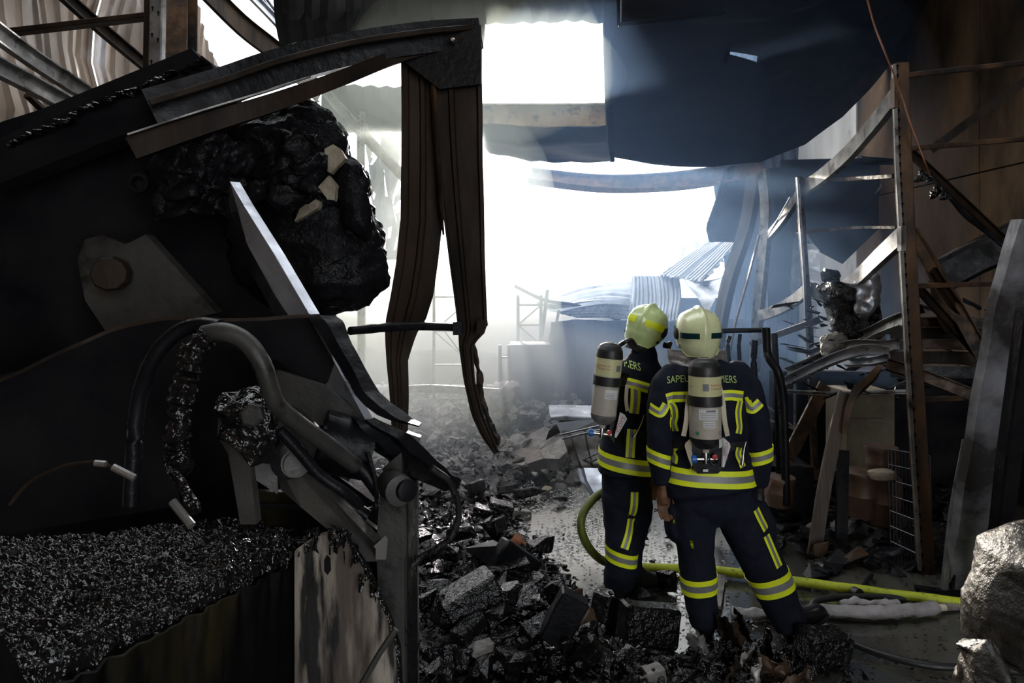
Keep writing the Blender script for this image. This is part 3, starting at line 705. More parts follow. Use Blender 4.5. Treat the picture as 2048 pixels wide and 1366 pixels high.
# hoses
def hose(name, pts, r, m, n=10, jit=0.0, rings_=False, label=None):
    p = spline(WL(pts), 8)
    rr_ = [r * (1 + (0.16 * math.sin(i * 1.9) if rings_ else 0)) for i in range(len(p))]
    mb = MB().tube(p, rr_, n)
    if jit: mb.jitter(jit, 26)
    return PM(name, mb, m, label, 60)
hose('hydraulic_hose', [(262, 1010, 1.4), (268, 900, 1.4), (278, 800, 1.4), (305, 720, 1.38), (350, 668, 1.38), (398, 650, 1.38), (440, 655, 1.36)], 0.016, 'black_gloss')
hose('hydraulic_hose', [(410, 668, 1.36), (450, 664, 1.34), (492, 684, 1.34), (524, 728, 1.34), (542, 782, 1.36), (556, 812, 1.38), (600, 850, 1.42), (650, 885, 1.48), (712, 932, 1.54)], 0.0185, 'grey', 12, label='smooth grey hydraulic hose')
hose('melted_hose', [(412, 672, 1.33), (385, 702, 1.32), (372, 750, 1.32), (364, 800, 1.32), (356, 860, 1.32), (352, 905, 1.32), (366, 935, 1.3)], 0.022, 'crust', 12, 0.009, True, 'thick hose with melted ribbed wrapping')
hose('hydraulic_hose', [(560, 860, 1.4), (600, 905, 1.42), (640, 950, 1.44), (690, 985, 1.46), (720, 1010, 1.5)], 0.012, 'black_gloss', 8)
hose('cable', [(20, 1010, 1.2), (60, 965, 1.2), (120, 935, 1.2), (170, 926, 1.2), (205, 928, 1.2), (270, 958, 1.2)], 0.0035, 'brownsteel', 6)
PM('cable_sleeve', MB().tube(WL([(190, 926, 1.19), (212, 928, 1.19)]), 0.0055, 8), 'steel')
PM('cable_sleeve', MB().tube(WL([(226, 934, 1.19), (270, 956, 1.19)]), 0.0065, 8), 'steel')
hose('melted_hose', [(330, 915, 1.3), (350, 950, 1.28), (372, 985, 1.26), (388, 1024, 1.24)], 0.012, 'crust', 10, 0.008)
PM('rod', MB().tube(WL([(345, 1003, 1.22), (384, 1052, 1.2)]), 0.0075, 8), 'steel')
# clump round the hose end
PM('melted_clump', rowloft([(780, 440, 530), (800, 430, 556), (830, 436, 560), (870, 450, 552), (900, 480, 540), (930, 520, 535)], 1.42, 0.05, 24, 24, 0.02, 20, 2.2, 0.01, 50), 'crust', None, 60)
PM('hex_nut', MB().lathe(W(508, 828, 1.36), (0.1, -1, 0), [(0, 0.024), (0.02, 0.024), (0.024, 0.018)], 6), 'grey')
# brackets
PM('bracket_bar', MB().plate(WL([(444, 812, 1.52), (470, 800, 1.52), (478, 870, 1.52), (500, 880, 1.52), (518, 1044, 1.52), (486, 1044, 1.52), (462, 905, 1.52), (440, 868, 1.52)]), 0.03), 'grey')
PM('bracket_arm', MB().plate(WL([(478, 868, 1.54), (556, 915, 1.56), (556, 985, 1.56), (500, 948, 1.54), (472, 930, 1.54)]), 0.03), 'grey')
PM('diagonal_arm', MB().plate(WL([(556, 905, 1.6), (600, 940, 1.58), (660, 980, 1.56), (755, 1080, 1.52), (768, 1118, 1.52), (740, 1118, 1.52), (610, 1010, 1.56), (570, 975, 1.6)]), 0.04), 'grey')
PM('pin', MB().lathe(W(590, 922, 1.5), (0.45, -1, 0), [(-0.05, 0.032), (0.02, 0.032), (0.02, 0.028), (0.03, 0.027)], 18), 'grey', None, 40)
PM('pin_eye', MB().lathe(W(580, 918, 1.56), (0.3, -1, 0), [(-0.01, 0.042), (0.02, 0.042), (0.022, 0.034)], 18), 'black_gloss', None, 40)
PM('side_casting', MB().plate(WL([(548, 800), (560, 870), (575, 905), (640, 930), (700, 960), (640, 860), (600, 820)], 1.7), 0.03), 'grey')
PM('back_panel', MB().plate(WL([(515, 980), (660, 985), (760, 1060), (780, 1300), (515, 1300)], 1.75), 0.02), 'sideplate')
PM('panel_seam', MB().sweep(WL([(515, 1012, 1.72), (600, 1014, 1.72), (680, 1020, 1.72)]), box_prof(0.012, 0.01)), 'black')
PM('torn_bracket', MB().plate(WL([(748, 1092, 1.48), (770, 1072, 1.48), (776, 1080, 1.48), (772, 1118, 1.48), (752, 1118, 1.48), (752, 1096, 1.48)]), 0.006), 'steel')
# dark drum and pipes behind hose
PM('filter_drum', MB().tube(WL([(640, 880, 1.68), (735, 900, 1.72)]), 0.075, 18), 'black_gloss', None, 50)
PM('pipe', MB().tube(spline(WL([(735, 905, 1.62), (750, 960, 1.62), (752, 1010, 1.62), (735, 1020, 1.62)]), 6), 0.006, 6), 'black_gloss')
for i, pts in enumerate(([(620, 940), (700, 1010), (735, 1035)], [(650, 1000), (700, 1040), (730, 1085)], [(640, 870), (720, 935), (760, 985)])):
    PM('pipe', MB().tube(spline(WL([(a, b, 1.6 + 0.02*i) for a, b in pts]), 6), 0.018, 10), 'black_gloss', None, 60)
# right-hand frame post with bosses
PM('frame_post', MB().plate(WL([(770, 930, 1.72), (806, 900, 1.72), (812, 1060, 1.72), (812, 1420, 1.72), (770, 1420, 1.72), (760, 1180, 1.72), (756, 1080, 1.72), (762, 1000, 1.72)]), 0.05), 'fender' if False else 'grey')
PM('frame_post_side', MB().plate(WL([(812, 900, 1.74), (830, 900, 1.86), (832, 1500, 1.86), (812, 1500, 1.74)]), 0.012), 'black_gloss')
PM('frame_edge', MB().plate(WL([(829, 940, 1.86), (834, 940, 1.88), (835, 1400, 1.88), (830, 1400, 1.86)]), 0.01), 'steel')
PM('boss', MB().lathe(W(792, 975, 1.62), (0.55, -1, 0), [(-0.04, 0.036), (0.03, 0.036), (0.032, 0.03)], 20), 'grey', None, 40)
PM('boss', MB().lathe(W(812, 980, 1.60), (0.8, -1, 0), [(-0.03, 0.026), (0.01, 0.026), (0.013, 0.02)], 20), 'black_gloss', None, 40)
PM('post_stub', MB().sweep(WL([(818, 985, 1.95), (824, 880, 1.95), (828, 868, 1.95)]), box_prof(0.042, 0.03), up=Vector((0, -1, 0))), 'steel')
# dark folded plate reaching right and drooping cable
PM('folded_plate', strip([(838, 700, 745, 1.66), (850, 705, 768, 1.66), (875, 720, 818, 1.68), (905, 745, 850, 1.7), (930, 776, 878, 1.74), (955, 815, 904, 1.8), (966, 838, 922, 1.84), (982, 880, 918, 1.86)], [(0, 0.03), (0.3, -0.01), (0.6, 0.0), (0.8, -0.015), (1, 0.02)], 36, 0.004, 0.006, 14), 'black_gloss', None, 40)
hose('drooping_cable', [(862, 935, 1.72), (895, 960, 1.75), (915, 1000, 1.78), (916, 1040, 1.8), (900, 1075, 1.8), (870, 1098, 1.8), (835, 1120, 1.8), (800, 1165, 1.78), (788, 1230, 1.76)], 0.009, 'rubber', 8, 0.003)
wf = MB()
for i in range(12):
    x0 = rg.choice([rg.uniform(860, 900), rg.uniform(810, 915)]); y0 = 1085 + rg.uniform(-15, 10) if x0 > 855 else 1110
    pts = [(x0, y0, 1.79)]
    for k in range(4): pts.append((pts[-1][0] + rg.uniform(-8, 8), pts[-1][1] + rg.uniform(3, 16), 1.79))
    wf.tube(spline(WL(pts), 3), 0.0012, 4)
for x0 in (905, 908, 912): wf.tube(spline(WL([(x0, 990, 1.76), (x0-6, 1030, 1.76), (x0-2, 1065, 1.77)]), 3), 0.0012, 4)
wf.tube(spline(WL([(793, 1180, 1.7), (806, 1230, 1.7), (812, 1262, 1.7), (840, 1290, 1.7)]), 4), 0.0015, 4)
wf.tube(spline(WL([(793, 1270, 1.7), (812, 1290, 1.7), (830, 1310, 1.7), (840, 1280, 1.7)]), 4), 0.0015, 4)
wf.tube(spline(WL([(790, 922, 1.7), (798, 940, 1.7), (812, 944, 1.7), (820, 930, 1.7), (822, 950, 1.7), (835, 955, 1.7)]), 4), 0.003, 5)
o = PM('burnt_wires', wf, 'black'); o['kind'] = 'stuff'

# ---------------------------------------------------------------- foreground cover with the melted crust
cv = thing('engine_cover', 'foreground box-shaped machine cover under shiny black melted crust', 'machine cover', Vector((-0.75, 1.3, 0.0)))
A, B_, C_, D_, E_ = W(60, 1366, 1.05), W(598, 1096, 1.55), W(690, 1072, 1.68), W(400, 1036, 1.74), W(-160, 1090, 1.35)
def crust(u, v):
    # u from the front edge (A-B) to the back edge (E-D), v along
    f = A.lerp(B_, v); b = E_.lerp(D_.lerp(C_, 0.25), v)
    p = f.lerp(b, u)
    n = noise.noise(p * 14) * 0.016 + noise.noise(p * 38) * 0.014 + abs(noise.noise(p * 75)) * 0.014
    e = min(1.0, u * 9)
    p.z += n + 0.02 * math.sin(math.pi * min(1, u)) - (1 - e) ** 2 * 0.025
    return p
part(cv, 'melted_crust', grid(crust, 150, 260, 0), M['crust'], 'glistening lumpy melted crust on top', 70)
def crust2(u, v):
    p = (B_ + Vector((0, 0, 0.005))).lerp(D_.lerp(C_, 0.25), u).lerp(C_ + Vector((0.005, 0, 0)), v * (0.6 + 0.4 * u))
    p.z += noise.noise(p * 14) * 0.008 + noise.noise(p * 38) * 0.006
    return p
part(cv, 'crust_edge', grid(crust2, 40, 30, 0.004), M['crust'], smooth=70)
def side(u, v):
    a = A.lerp(B_, u); p = Vector((a.x, a.y, a.z - 0.02 - 0.75 * v))
    dr = 0.03 * math.exp(-v * 9) * (0.5 + noise.noise(Vector((u * 22, 0, 0))))
    d = Vector((0.8, -0.55, 0)) * (dr + 0.006 * noise.noise(p * 20))
    return p + d
part(cv, 'front_plate', grid(side, 70, 30, 0.006), M['sideplate'], smooth=60)
fd = WL([(592, 1100), (636, 1070), (668, 1062), (690, 1072), (706, 1098), (728, 1132), (754, 1186), (778, 1240), (792, 1290), (798, 1366), (798, 1520), (592, 1520)], 1.50)
part(cv, 'rounded_fender', MB().plate(fd, 0.02), M['fender'], 'cream fender plate streaked with soot, rounded at its top')
part(cv, 'fender_rim', MB().tube(fd[2:11], 0.009, 8).jitter(0.004, 40), M['crust'], smooth=60)
part(cv, 'fender_slot', MB().plate(WL([(650, 1118, 1.49), (655, 1110, 1.49), (661, 1116, 1.49), (662, 1140, 1.49), (657, 1148, 1.49), (650, 1140, 1.49)]), 0.012), M['black'])
part(cv, 'crease_bar', MB().tube(WL([(792, 1258, 1.44), (760, 1305, 1.43), (722, 1372, 1.42)]), 0.007, 8), M['grey'])
dr = MB()
for i in range(34):
    x0 = rg.uniform(540, 790); y0 = 1060 + max(0, x0 - 690) * 1.7 + rg.uniform(0, 12) if x0 > 600 else 1110 + rg.uniform(-5, 20)
    for k in range(rg.randint(1, 3)):
        dr.rock(W(x0 + rg.uniform(-3, 3), y0 + k * rg.uniform(8, 30), 1.475), (rg.uniform(.005, .014), .012, rg.uniform(.01, .04)), rg, 8)
o = part(cv, 'melted_drips', dr, M['crust'], smooth=60, kind='stuff')
# ---------------------------------------------------------------- right racking
rk = thing('pallet_rack', 'tall scorched orange slotted rack upright with rungs on the right', 'rack', W(1852, 1143, 4.8))
upright(rk, [(1800, 128, 4.75), (1806, 330, 4.76), (1818, 560, 4.78), (1834, 840, 4.8), (1852, 1146, 4.8)], 0.095, 0.08, M['rust_orange'], 0.44, 46)
part(rk, 'upright_face', MB().sweep(WL([(1788, 130, 4.72), (1794, 330, 4.73), (1806, 560, 4.75), (1822, 840, 4.77), (1840, 1140, 4.77)]), box_prof(0.026, 0.02), up=Vector((0, 1, 0))), M['steel'], 'paler slotted edge of the upright')
for a, b in (((1806, 152), (2120, 118)), ((1812, 298), (2120, 272)), ((1830, 572), (2012, 567)), ((1845, 800), (2010, 790))):
    part(rk, 'rung', MB().sweep(WL([(a[0], a[1], 4.8), (b[0], b[1], 5.0)]), box_prof(0.045, 0.035)), M['rust'])
for a, b in (((1812, 300), (2030, 505)), ((1832, 575), (1985, 745)), ((2120, 110), (1862, 300)), ((1862, 540), (1965, 700))):
    part(rk, 'brace', MB().sweep(WL([(a[0], a[1], 4.9), (b[0], b[1], 5.1)]), c_prof(0.06, 0.03, 0.006)), M['brownsteel'])
part(rk, 'beam_hook', MB().box(W(1789, 187, 4.68), (0.03, 0.05, 0.2)), M['rust_orange'])
part(rk, 'beam_hook', MB().box(W(1803, 477, 4.7), (0.032, 0.05, 0.17)), M['steel'])
t = thing('pallet_rack', 'thin bright slotted rack upright standing behind the rubble on the right', 'rack', W(1620, 760, 6.6))
upright(t, [(1598, 354, 6.6), (1602, 430, 6.6), (1610, 540, 6.6), (1618, 640, 6.6), (1622, 740, 6.6), (1630, 960, 6.6)], 0.06, 0.05, M['rust'], 0.2, 16)
part(t, 'upright_face', MB().sweep(WL([(1596, 355, 6.55), (1600, 430, 6.55), (1608, 540, 6.55), (1615, 700, 6.55)]), box_prof(0.025, 0.02), up=Vector((0, 1, 0))), M['silver'])
bent_beam('rack_beam', [(1782, 196, 4.8), (1740, 250, 5.2), (1690, 308, 5.7), (1640, 352, 6.2), (1604, 376, 6.6)], c_prof(0.13, 0.05, 0.008), M['steel'], 'bright bent rack beam slanting from the orange upright down left', 'beam', smooth=30)
bent_beam('rack_beam', [(1800, 470, 4.8), (1755, 512, 5.2), (1710, 556, 5.7), (1675, 582, 6.1), (1645, 590, 6.4), (1620, 578, 6.6)], c_prof(0.13, 0.05, 0.008), M['steel'], 'bent rack beam sagging in a hook shape below the pale wall patch', 'beam', smooth=30)
bent_beam('rack_beam', [(1614, 576, 6.6), (1580, 604, 7.0), (1545, 622, 7.5), (1515, 632, 8.0)], c_prof(0.12, 0.05, 0.008), M['steel'], 'curved light rack beam running left from the thin bright upright', 'beam', smooth=30)
bent_beam('rack_beam', [(1592, 392, 6.7), (1560, 440, 7.2), (1535, 470, 7.8)], c_prof(0.10, 0.05, 0.008), M['brownsteel'], 'dark beam slanting left from the top of the thin bright upright', 'beam')
bent_beam('thin_rod', [(1580, 394, 6.75), (1560, 430, 7.15), (1537, 470, 7.75)], box_prof(0.01, 0.01), M['silver'], 'bright thin rod left of the thin slotted upright', 'rod')
bent_beam('rack_rung', [(1600, 362, 6.9), (1700, 358, 6.4), (1790, 352, 5.6)], box_prof(0.05, 0.04), M['rust'], 'rusty rail crossing the dark hanging sheet, upper one', 'rail')
bent_beam('rack_rung', [(1610, 465, 6.9), (1700, 456, 6.4), (1795, 455, 5.6)], box_prof(0.04, 0.03), M['rust'], 'rusty rail crossing the dark hanging sheet, lower one', 'rail')
bent_beam('hanging_cable', [(1700, -160, 4.6), (1740, 20, 4.6), (1772, 110, 4.62), (1800, 180, 4.6), (1822, 250, 4.62), (1848, 320, 4.65), (1860, 350, 4.7)], [(0.006*math.cos(k), 0.006*math.sin(k)) for k in (0, 1.25, 2.5, 3.75, 5.0)], M['copper'], 'reddish cable hanging down past the top of the orange upright', 'cable')
# burnt cable tray along the wall brace
bent_beam('burnt_cable', [(1855, 345, 4.9), (1880, 375, 4.9), (1905, 400, 4.9), (1930, 430, 4.95), (1975, 465, 5.0), (2030, 510, 5.0), (2070, 530, 5.0)], [(0.018*math.cos(k), 0.018*math.sin(k)) for k in (0, 1.05, 2.1, 3.15, 4.2, 5.25)], M['black_gloss'], 'thick burnt black cable running down along the rack brace', 'cable')
rg = random.Random(21)
for (px, py), lb in (((1848, 352), 'shiny burnt clump on the rack brace near the orange upright'), ((1882, 388), 'small burnt clump hanging below the rack brace')):
    mb = MB()
    for k in range(7): mb.rock(W(px + rg.uniform(-14, 14), py + rg.uniform(-10, 10), 4.85), (.07, .06, .06), rg, 10)
    solo('burnt_clump', mb, M['crust'], lb, 'clump', smooth=60)
# dark sloping duct on the right wall
solo('steel_duct', MB().sweep(WL([(1870, 560, 5.6), (1940, 520, 5.5), (2048, 470, 5.4), (2200, 420, 5.3)]), box_prof(0.30, 0.25)), M['black_gloss'], 'dark box-shaped duct sloping along the right wall', 'duct')
bent_beam('fallen_beam', [(1822, 462, 5.2), (1870, 540, 5.1), (1905, 600, 5.0), (1968, 715, 4.9)], c_prof(0.10, 0.04, 0.006), M['rust'], 'rusty beam leaning across the rack bay right of the orange upright', 'beam')
solo('rusty_sheet', strip([(560, 1858, 1880, 5.3), (600, 1866, 1905, 5.3), (640, 1880, 1922, 5.3), (665, 1895, 1925, 5.3)], [(0, 0), (0.5, 0.05), (1, 0)], 12, 0.006, 0.03), M['rust'], 'rust-brown curved sheet behind the rack braces', 'sheet')

# tall leaning post at the far right
solo('leaning_steel_board', strip([(440, 2040, 2120, 3.5), (500, 2018, 2100, 3.55), (640, 1985, 2065, 3.7), (800, 1955, 2040, 3.9), (1000, 1922, 2000, 4.15), (1180, 1895, 1962, 4.45)], [(0, 0.06), (0.03, 0.0), (0.8, 0.0), (0.84, 0.04), (1, 0.08)], 40, 0.008, 0.012, 3), M['silver'] if False else mat('smeared_steel_board', (0.055, 0.05, 0.05), (0.38, 0.38, 0.42), (0.3, 0.5), 0.6, 1.6, 0.3, 30, lohi=(0.42, 0.6)), 'tall leaning steel board with silvery smears at the far right', 'board', smooth=30)
bent_beam('leaning_pole', [(1930, 880, 4.3), (1905, 1020, 4.35), (1888, 1178, 4.42)], box_prof(0.035, 0.03), M['steel'], 'slim grey pole standing beside the leaning steel board', 'pole')
bent_beam('leaning_pole', [(1950, 890, 4.3), (1922, 1020, 4.35), (1903, 1178, 4.42)], box_prof(0.02, 0.03), M['brownsteel'], 'thin dark pole between the slim grey pole and the leaning board', 'pole')
solo('dark_post', MB().sweep(WL([(2060, 620, 3.3), (2020, 900, 3.6), (1985, 1190, 4.2)]), box_prof(0.10, 0.08), up=Vector((0, -1, 0))), M['black'], 'black post right of the leaning steel board', 'post')

# stack of collapsed shelf sheets, left of the upright
def folded_shelf(pts, w, m, label, d=0.05, tw=(0.4, 0.2), group=None):
    return bent_beam('collapsed_shelf_beam', pts, c_prof(w, d, 0.006), M[m], label, 'shelf beam', group, 5, twist=tw, smooth=30)
folded_shelf([(1576, 748, 6.0), (1640, 722, 5.8), (1700, 694, 5.6), (1775, 694, 5.4), (1800, 690, 5.3)], 0.09, 'steel', 'collapsed shelf beam, middle of the pile left of the orange upright')
folded_shelf([(1566, 770, 5.9), (1630, 738, 5.7), (1690, 712, 5.5), (1735, 700, 5.4), (1778, 704, 5.3)], 0.08, 'silver', 'brightest buckled shelf beam in the pile left of the orange upright')
folded_shelf([(1618, 716, 6.1), (1640, 704, 6.0), (1700, 694, 5.8), (1770, 672, 5.6)], 0.07, 'silver', 'thin bright shelf beam on top of the collapsed pile')
folded_shelf([(1680, 690, 6.0), (1740, 672, 5.6), (1775, 655, 5.3), (1812, 640, 5.0)], 0.10, 'steel', 'bent shelf beam rising to the orange upright')
folded_shelf([(1700, 728, 5.6), (1750, 724, 5.3), (1778, 716, 5.2)], 0.06, 'silver', 'short bright shelf beam end under the collapsed pile')
folded_shelf([(1640, 640, 6.4), (1560, 668, 6.8), (1500, 690, 7.2)], 0.06, 'rust', 'rusty beam behind the pile, sloping left', 0.04)
for i, (y0, w, m) in enumerate(((642, 0.08, 'rust'), (664, 0.09, 'brownsteel'), (686, 0.08, 'rust'), (712, 0.10, 'brownsteel'), (740, 0.09, 'black_gloss'))):
    folded_shelf([(1780, y0 + 4, 5.5), (1880, y0 + 3, 5.4), (1985, y0 + 6, 5.3)], w, m, 'burnt shelf beam, %s from the top of the stack right of the orange upright' % ['first', 'second', 'third', 'fourth', 'fifth'][i], tw=(0.1, 0.1))
folded_shelf([(1772, 730, 5.1), (1850, 755, 5.0), (1955, 795, 4.85)], 0.085, 'rust', 'reddish beam sloping down right beneath the shelf stack')
folded_shelf([(1575, 782, 6.2), (1680, 786, 6.0), (1815, 782, 5.8)], 0.03, 'steel', 'thin horizontal rack beam under the collapsed pile', 0.05, (0, 0))
solo('twisted_strip', strip([(730, 1762, 1772, 5.0), (760, 1732, 1758, 5.05), (780, 1706, 1740, 5.1), (800, 1702, 1722, 5.1), (830, 1694, 1706, 5.1), (865, 1686, 1692, 5.1)], [(0, 0.02), (0.5, -0.02), (1, 0.03)], 30, 0.004, 0.02, 4), M['rust'], 'twisted brown metal strip dangling from the collapsed shelf pile', 'metal strip', smooth=50)
for pts, w, m, lb in (
    ([(1690, 786, 5.2), (1668, 880, 5.15), (1648, 980, 5.1), (1628, 1112, 5.07)], 0.10, 'wood', 'split charred plank leaning under the twisted brown strip'),
    ([(1650, 770, 6.1), (1610, 850, 6.0), (1576, 915, 5.9)], 0.12, 'rust', 'brown broad plank leaning left under the shelf pile'),
    ([(1686, 900, 5.3), (1684, 1000, 5.25), (1682, 1100, 5.2)], 0.09, 'black_gloss', 'black upright post between the leaning plank and the brown drums')):
    bent_beam('leaning_plank', pts, box_prof(w, 0.03), M[m], lb, 'plank', up=Vector((0, -1, 0)))
solo('pale_crate', MB().box(W(1718, 860, 6.2), (0.42, 0.4, 0.75)).box(W(1718, 840, 5.98), (0.42, 0.02, 0.03)), mat('dim_beige_board', (0.14, 0.115, 0.075), (0.07, 0.055, 0.035), (0.6, 0.8), 0, 4), 'singed beige crate standing behind the twisted brown strip', 'crate')

# round drums and buckets
def drum(px, py_top, py_bot, wpx, Y, m, label, open_top=True):
    c = W(px, py_bot, Y); r = wpx / 2 / F * Y; h = (py_bot - py_top) / F * Y
    t = thing('drum', label, 'drum', c)
    prof = [(0, r*0.86), (0.01, r*0.9), (h*0.5, r*0.94), (h*0.5+0.01, r*0.98), (h*0.5+0.03, r*0.94), (h*0.92, r*0.98), (h, r*1.03), (h+0.012, r*1.0), (h, r*0.9), (h*0.4, r*0.85)]
    part(t, 'drum_body', MB().lathe(c, (0.02, 0, 1), prof, 26), M[m], smooth=40)
    part(t, 'drum_rim', MB().lathe(c + Vector((0, 0, h)), (0.02, 0, 1), [(0, r*1.03), (0.015, r*1.05), (0.03, r*1.03)], 26), M[m], smooth=40)
drum(1762, 900, 960, 60, 5.3, 'brown', 'brown drum, topmost beside the wire cage')
drum(1722, 950, 1030, 72, 5.4, 'brown', 'brown drum standing behind the leaning plank')
drum(1766, 962, 1046, 66, 5.35, 'brown', 'brown drum under the topmost one beside the wire cage')
drum(1558, 960, 1010, 60, 5.6, 'brown', 'brown drum half hidden by the front firefighter')
bx = rowloft([(938, 1736, 1790), (950, 1738, 1794), (962, 1744, 1790)], 5.1, 0.05, 16, 10, 0.01, 8)
solo('singed_sack', bx, M['beige'], 'singed beige bundle between the stacked brown drums', 'bundle', smooth=60)

# wire cage
cg = thing('wire_cage', 'standing wire mesh cage panel beside the brown drums', 'cage', W(1818, 1140, 4.95))
def cgp(u, v): return W(1776 + 84*u + 6*v, 898 + 14*u + (215 + 30*u)*v, 5.1 - 0.25*u)
for i in range(13):
    part(cg, 'wire', MB().tube([cgp(i/12, v/8) for v in range(9)], 0.004, 5), M['wire'])
for j in range(8):
    part(cg, 'cross_wire', MB().tube([cgp(u/6, j/7.0) for u in range(7)], 0.005, 5), M['wire'])

# dark tube frame (trolley) beside the front firefighter
tf = thing('tube_frame', 'blackened tube frame standing behind the front firefighter', 'tube frame', W(1550, 1060, 5.6))
def TF(pts, r=0.03, name='tube', m='black_gloss'): part(tf, name, MB().tube(spline(WL(pts), 6), r, 10), M[m], smooth=60)
TF([(1440, 662, 5.8), (1480, 661, 5.8), (1536, 660, 5.7)], 0.022)
TF([(1532, 655, 5.6), (1534, 700, 5.6), (1540, 720, 5.55), (1556, 745, 5.5), (1566, 800, 5.5), (1570, 900, 5.5), (1572, 1010, 5.5)], 0.034)
TF([(1548, 668, 5.9), (1552, 740, 5.8), (1556, 820, 5.7), (1560, 1000, 5.7)], 0.03)
TF([(1510, 680, 5.9), (1508, 740, 5.9), (1520, 850, 5.8), (1530, 1000, 5.8)], 0.028)
TF([(1460, 672, 6.0), (1456, 700, 6.0), (1470, 800, 6.0)], 0.018)
TF([(1480, 668, 6.0), (1478, 700, 6.0), (1484, 800, 6.0)], 0.018)
solo('steel_cabinet', MB().box(W(1560, 985, 6.0), (0.42, 0.4, 0.55)).box(W(1560, 985, 5.79), (0.36, 0.02, 0.45)), M['black_gloss'], 'sooty steel cabinet behind the blackened tube frame', 'cabinet')
solo('bent_plate', MB().plate(WL([(1500, 955, 5.2), (1545, 960, 5.2), (1520, 1020, 5.1), (1505, 1045, 5.1), (1498, 1000, 5.1)]), 0.01), M['brown'], 'brown plate showing right of the front firefighter\'s hand', 'plate')
solo('wall_strut', MB().sweep(WL([(1508, 830, 6.6), (1590, 858, 6.5)]), box_prof(0.02, 0.02)).sweep(WL([(1590, 760, 6.5), (1590, 860, 6.5)]), box_prof(0.02, 0.02)).sweep(WL([(1505, 788, 6.6), (1590, 856, 6.5)]), box_prof(0.015, 0.015)), M['steel'], 'thin triangular strut behind the blackened tube frame', 'strut')

# hanging molten film and burnt bundle on the collapsed shelf
solo('molten_film', rowloft([(540, 1728, 1750), (556, 1716, 1756), (590, 1704, 1750), (620, 1712, 1746), (645, 1722, 1740)], 5.7, 0.10, 30, 30, 0.05, 5, 2, 0.015, 18), M['silver'], 'silvery molten plastic film draped under the hook-shaped beam', 'plastic film', smooth=50)
solo('burnt_bundle', rowloft([(560, 1640, 1700), (590, 1650, 1722), (620, 1662, 1760), (650, 1670, 1772), (680, 1680, 1760)], 5.9, 0.22, 30, 30, 0.09, 4, 2, 0.03, 16), M['char'], 'black burnt bundle piled on the collapsed shelves', 'bundle', smooth=60)
solo('burnt_lump', rowloft([(538, 1646, 1672), (552, 1640, 1680), (566, 1644, 1676)], 6.3, 0.08, 20, 14, 0.04, 6, 2, 0.02, 20), M['char'], 'small black lump sitting on the hook-shaped beam', 'lump', smooth=60)
solo('ash_clump', rowloft([(666, 1652, 1680), (684, 1642, 1696), (702, 1644, 1682), (718, 1648, 1662)], 5.7, 0.08, 26, 20, 0.05, 6, 2, 0.02, 24), M['ash'], 'pale ash-grey clump stuck on the collapsed shelf pile', 'clump', smooth=60)
rg = random.Random(8)
sc_ = MB()
for i in range(120):
    sc_.rock(W(rg.uniform(1560, 1990), rg.uniform(600, 800), rg.uniform(5.6, 6.6)), (rg.uniform(.03, .3), rg.uniform(.02, .12), rg.uniform(.01, .04)), rg, 8, rot(rg.uniform(-20, 20), rg.uniform(-30, 30), rg.uniform(-60, 60)))
o = solo('burnt_scraps', sc_, M['black_gloss'], 'loose burnt scraps lying on the collapsed shelves', 'scraps', kind='stuff')
solo('back_shelving', MB().box(W(1760, 900, 6.9), (2.2, 0.1, 1.6)), M['black'], 'soot-black board closing the bay behind the brown drums', 'board')

# big wet lump at the bottom right
solo('wet_drum_lump', rowloft([(1056, 2040, 2200), (1080, 2005, 2220), (1120, 1985, 2240), (1160, 1972, 2240), (1200, 1958, 2240), (1230, 1954, 2240), (1270, 1955, 2240), (1300, 1958, 2200), (1330, 2000, 2180), (1345, 2040, 2100)], 2.6, 0.25, 50, 50, 0.02, 6, 2.3, 0.006, 40), M['wet_lump'], 'large wet rounded brown drum-like lump, bottom right corner', 'lump', smooth=60)
solo('wet_lump', rowloft([(1285, 1955, 1990), (1320, 1940, 2000), (1366, 1930, 2030), (1420, 1920, 2060)], 2.5, 0.12, 30, 30, 0.03, 10, 2.2, 0.01, 40), M['wet_lump'], 'wet lumpy brown mass under the large drum-like lump', 'lump', smooth=60)
# ---------------------------------------------------------------- rubble
EDGE = [(3.0, 1.3), (3.5, 1.15), (3.8, 0.62), (4.4, 0.50), (5.2, 0.25), (6.0, 0.10), (6.7, 0.25), (7.2, 0.75), (9.0, 1.3), (12, 2.0)]
def heap(x, y):
    e = interp(EDGE, y)[0]
    d = e - x
    if d < 0: return 0.0
    h = min(0.34, d * 0.38) * (1.15 if y < 5 else 0.9)
    return h * (0.75 + 0.5 * noise.noise(Vector((x * 1.5, y * 1.5, 0))))
solo('rubble_bed', grid(lambda u, v: (lambda x, y: Vector((x, y, heap(x, y) * 0.75 + 0.05 * noise.noise(Vector((x*7, y*7, 3))) + 0.03 * noise.noise(Vector((x*17, y*17, 3))) - (0.03 if heap(x, y) > 0 else 0.09))))(-4.4 + 6.4*u, 2.6 + 9.6*v), 170, 240), M['char'],
     'bed of wet black ash and rubble left of the firefighters', 'rubble', smooth=70, kind='stuff')
rg = random.Random(77)
fine = MB()
n = 0
while n < 8000:
    y = 2.9 + 9.0 * rg.random() ** 1.5
    x = rg.uniform(-0.5 * y - 0.3, 1.4)
    hh = heap(x, y)
    if hh <= 0 and rg.random() > 0.035: continue
    s = rg.uniform(0.015, 0.065) * (0.8 + y * 0.06)
    fine.rock((x, y, hh * 0.8 + rg.uniform(-0.01, 0.04)), (s * rg.uniform(.7, 1.5), s * rg.uniform(.7, 1.4), s * rg.uniform(.25, .8)), rg, 8, rot(rg.uniform(-40, 40), rg.uniform(-40, 40), rg.uniform(0, 180)))
    n += 1
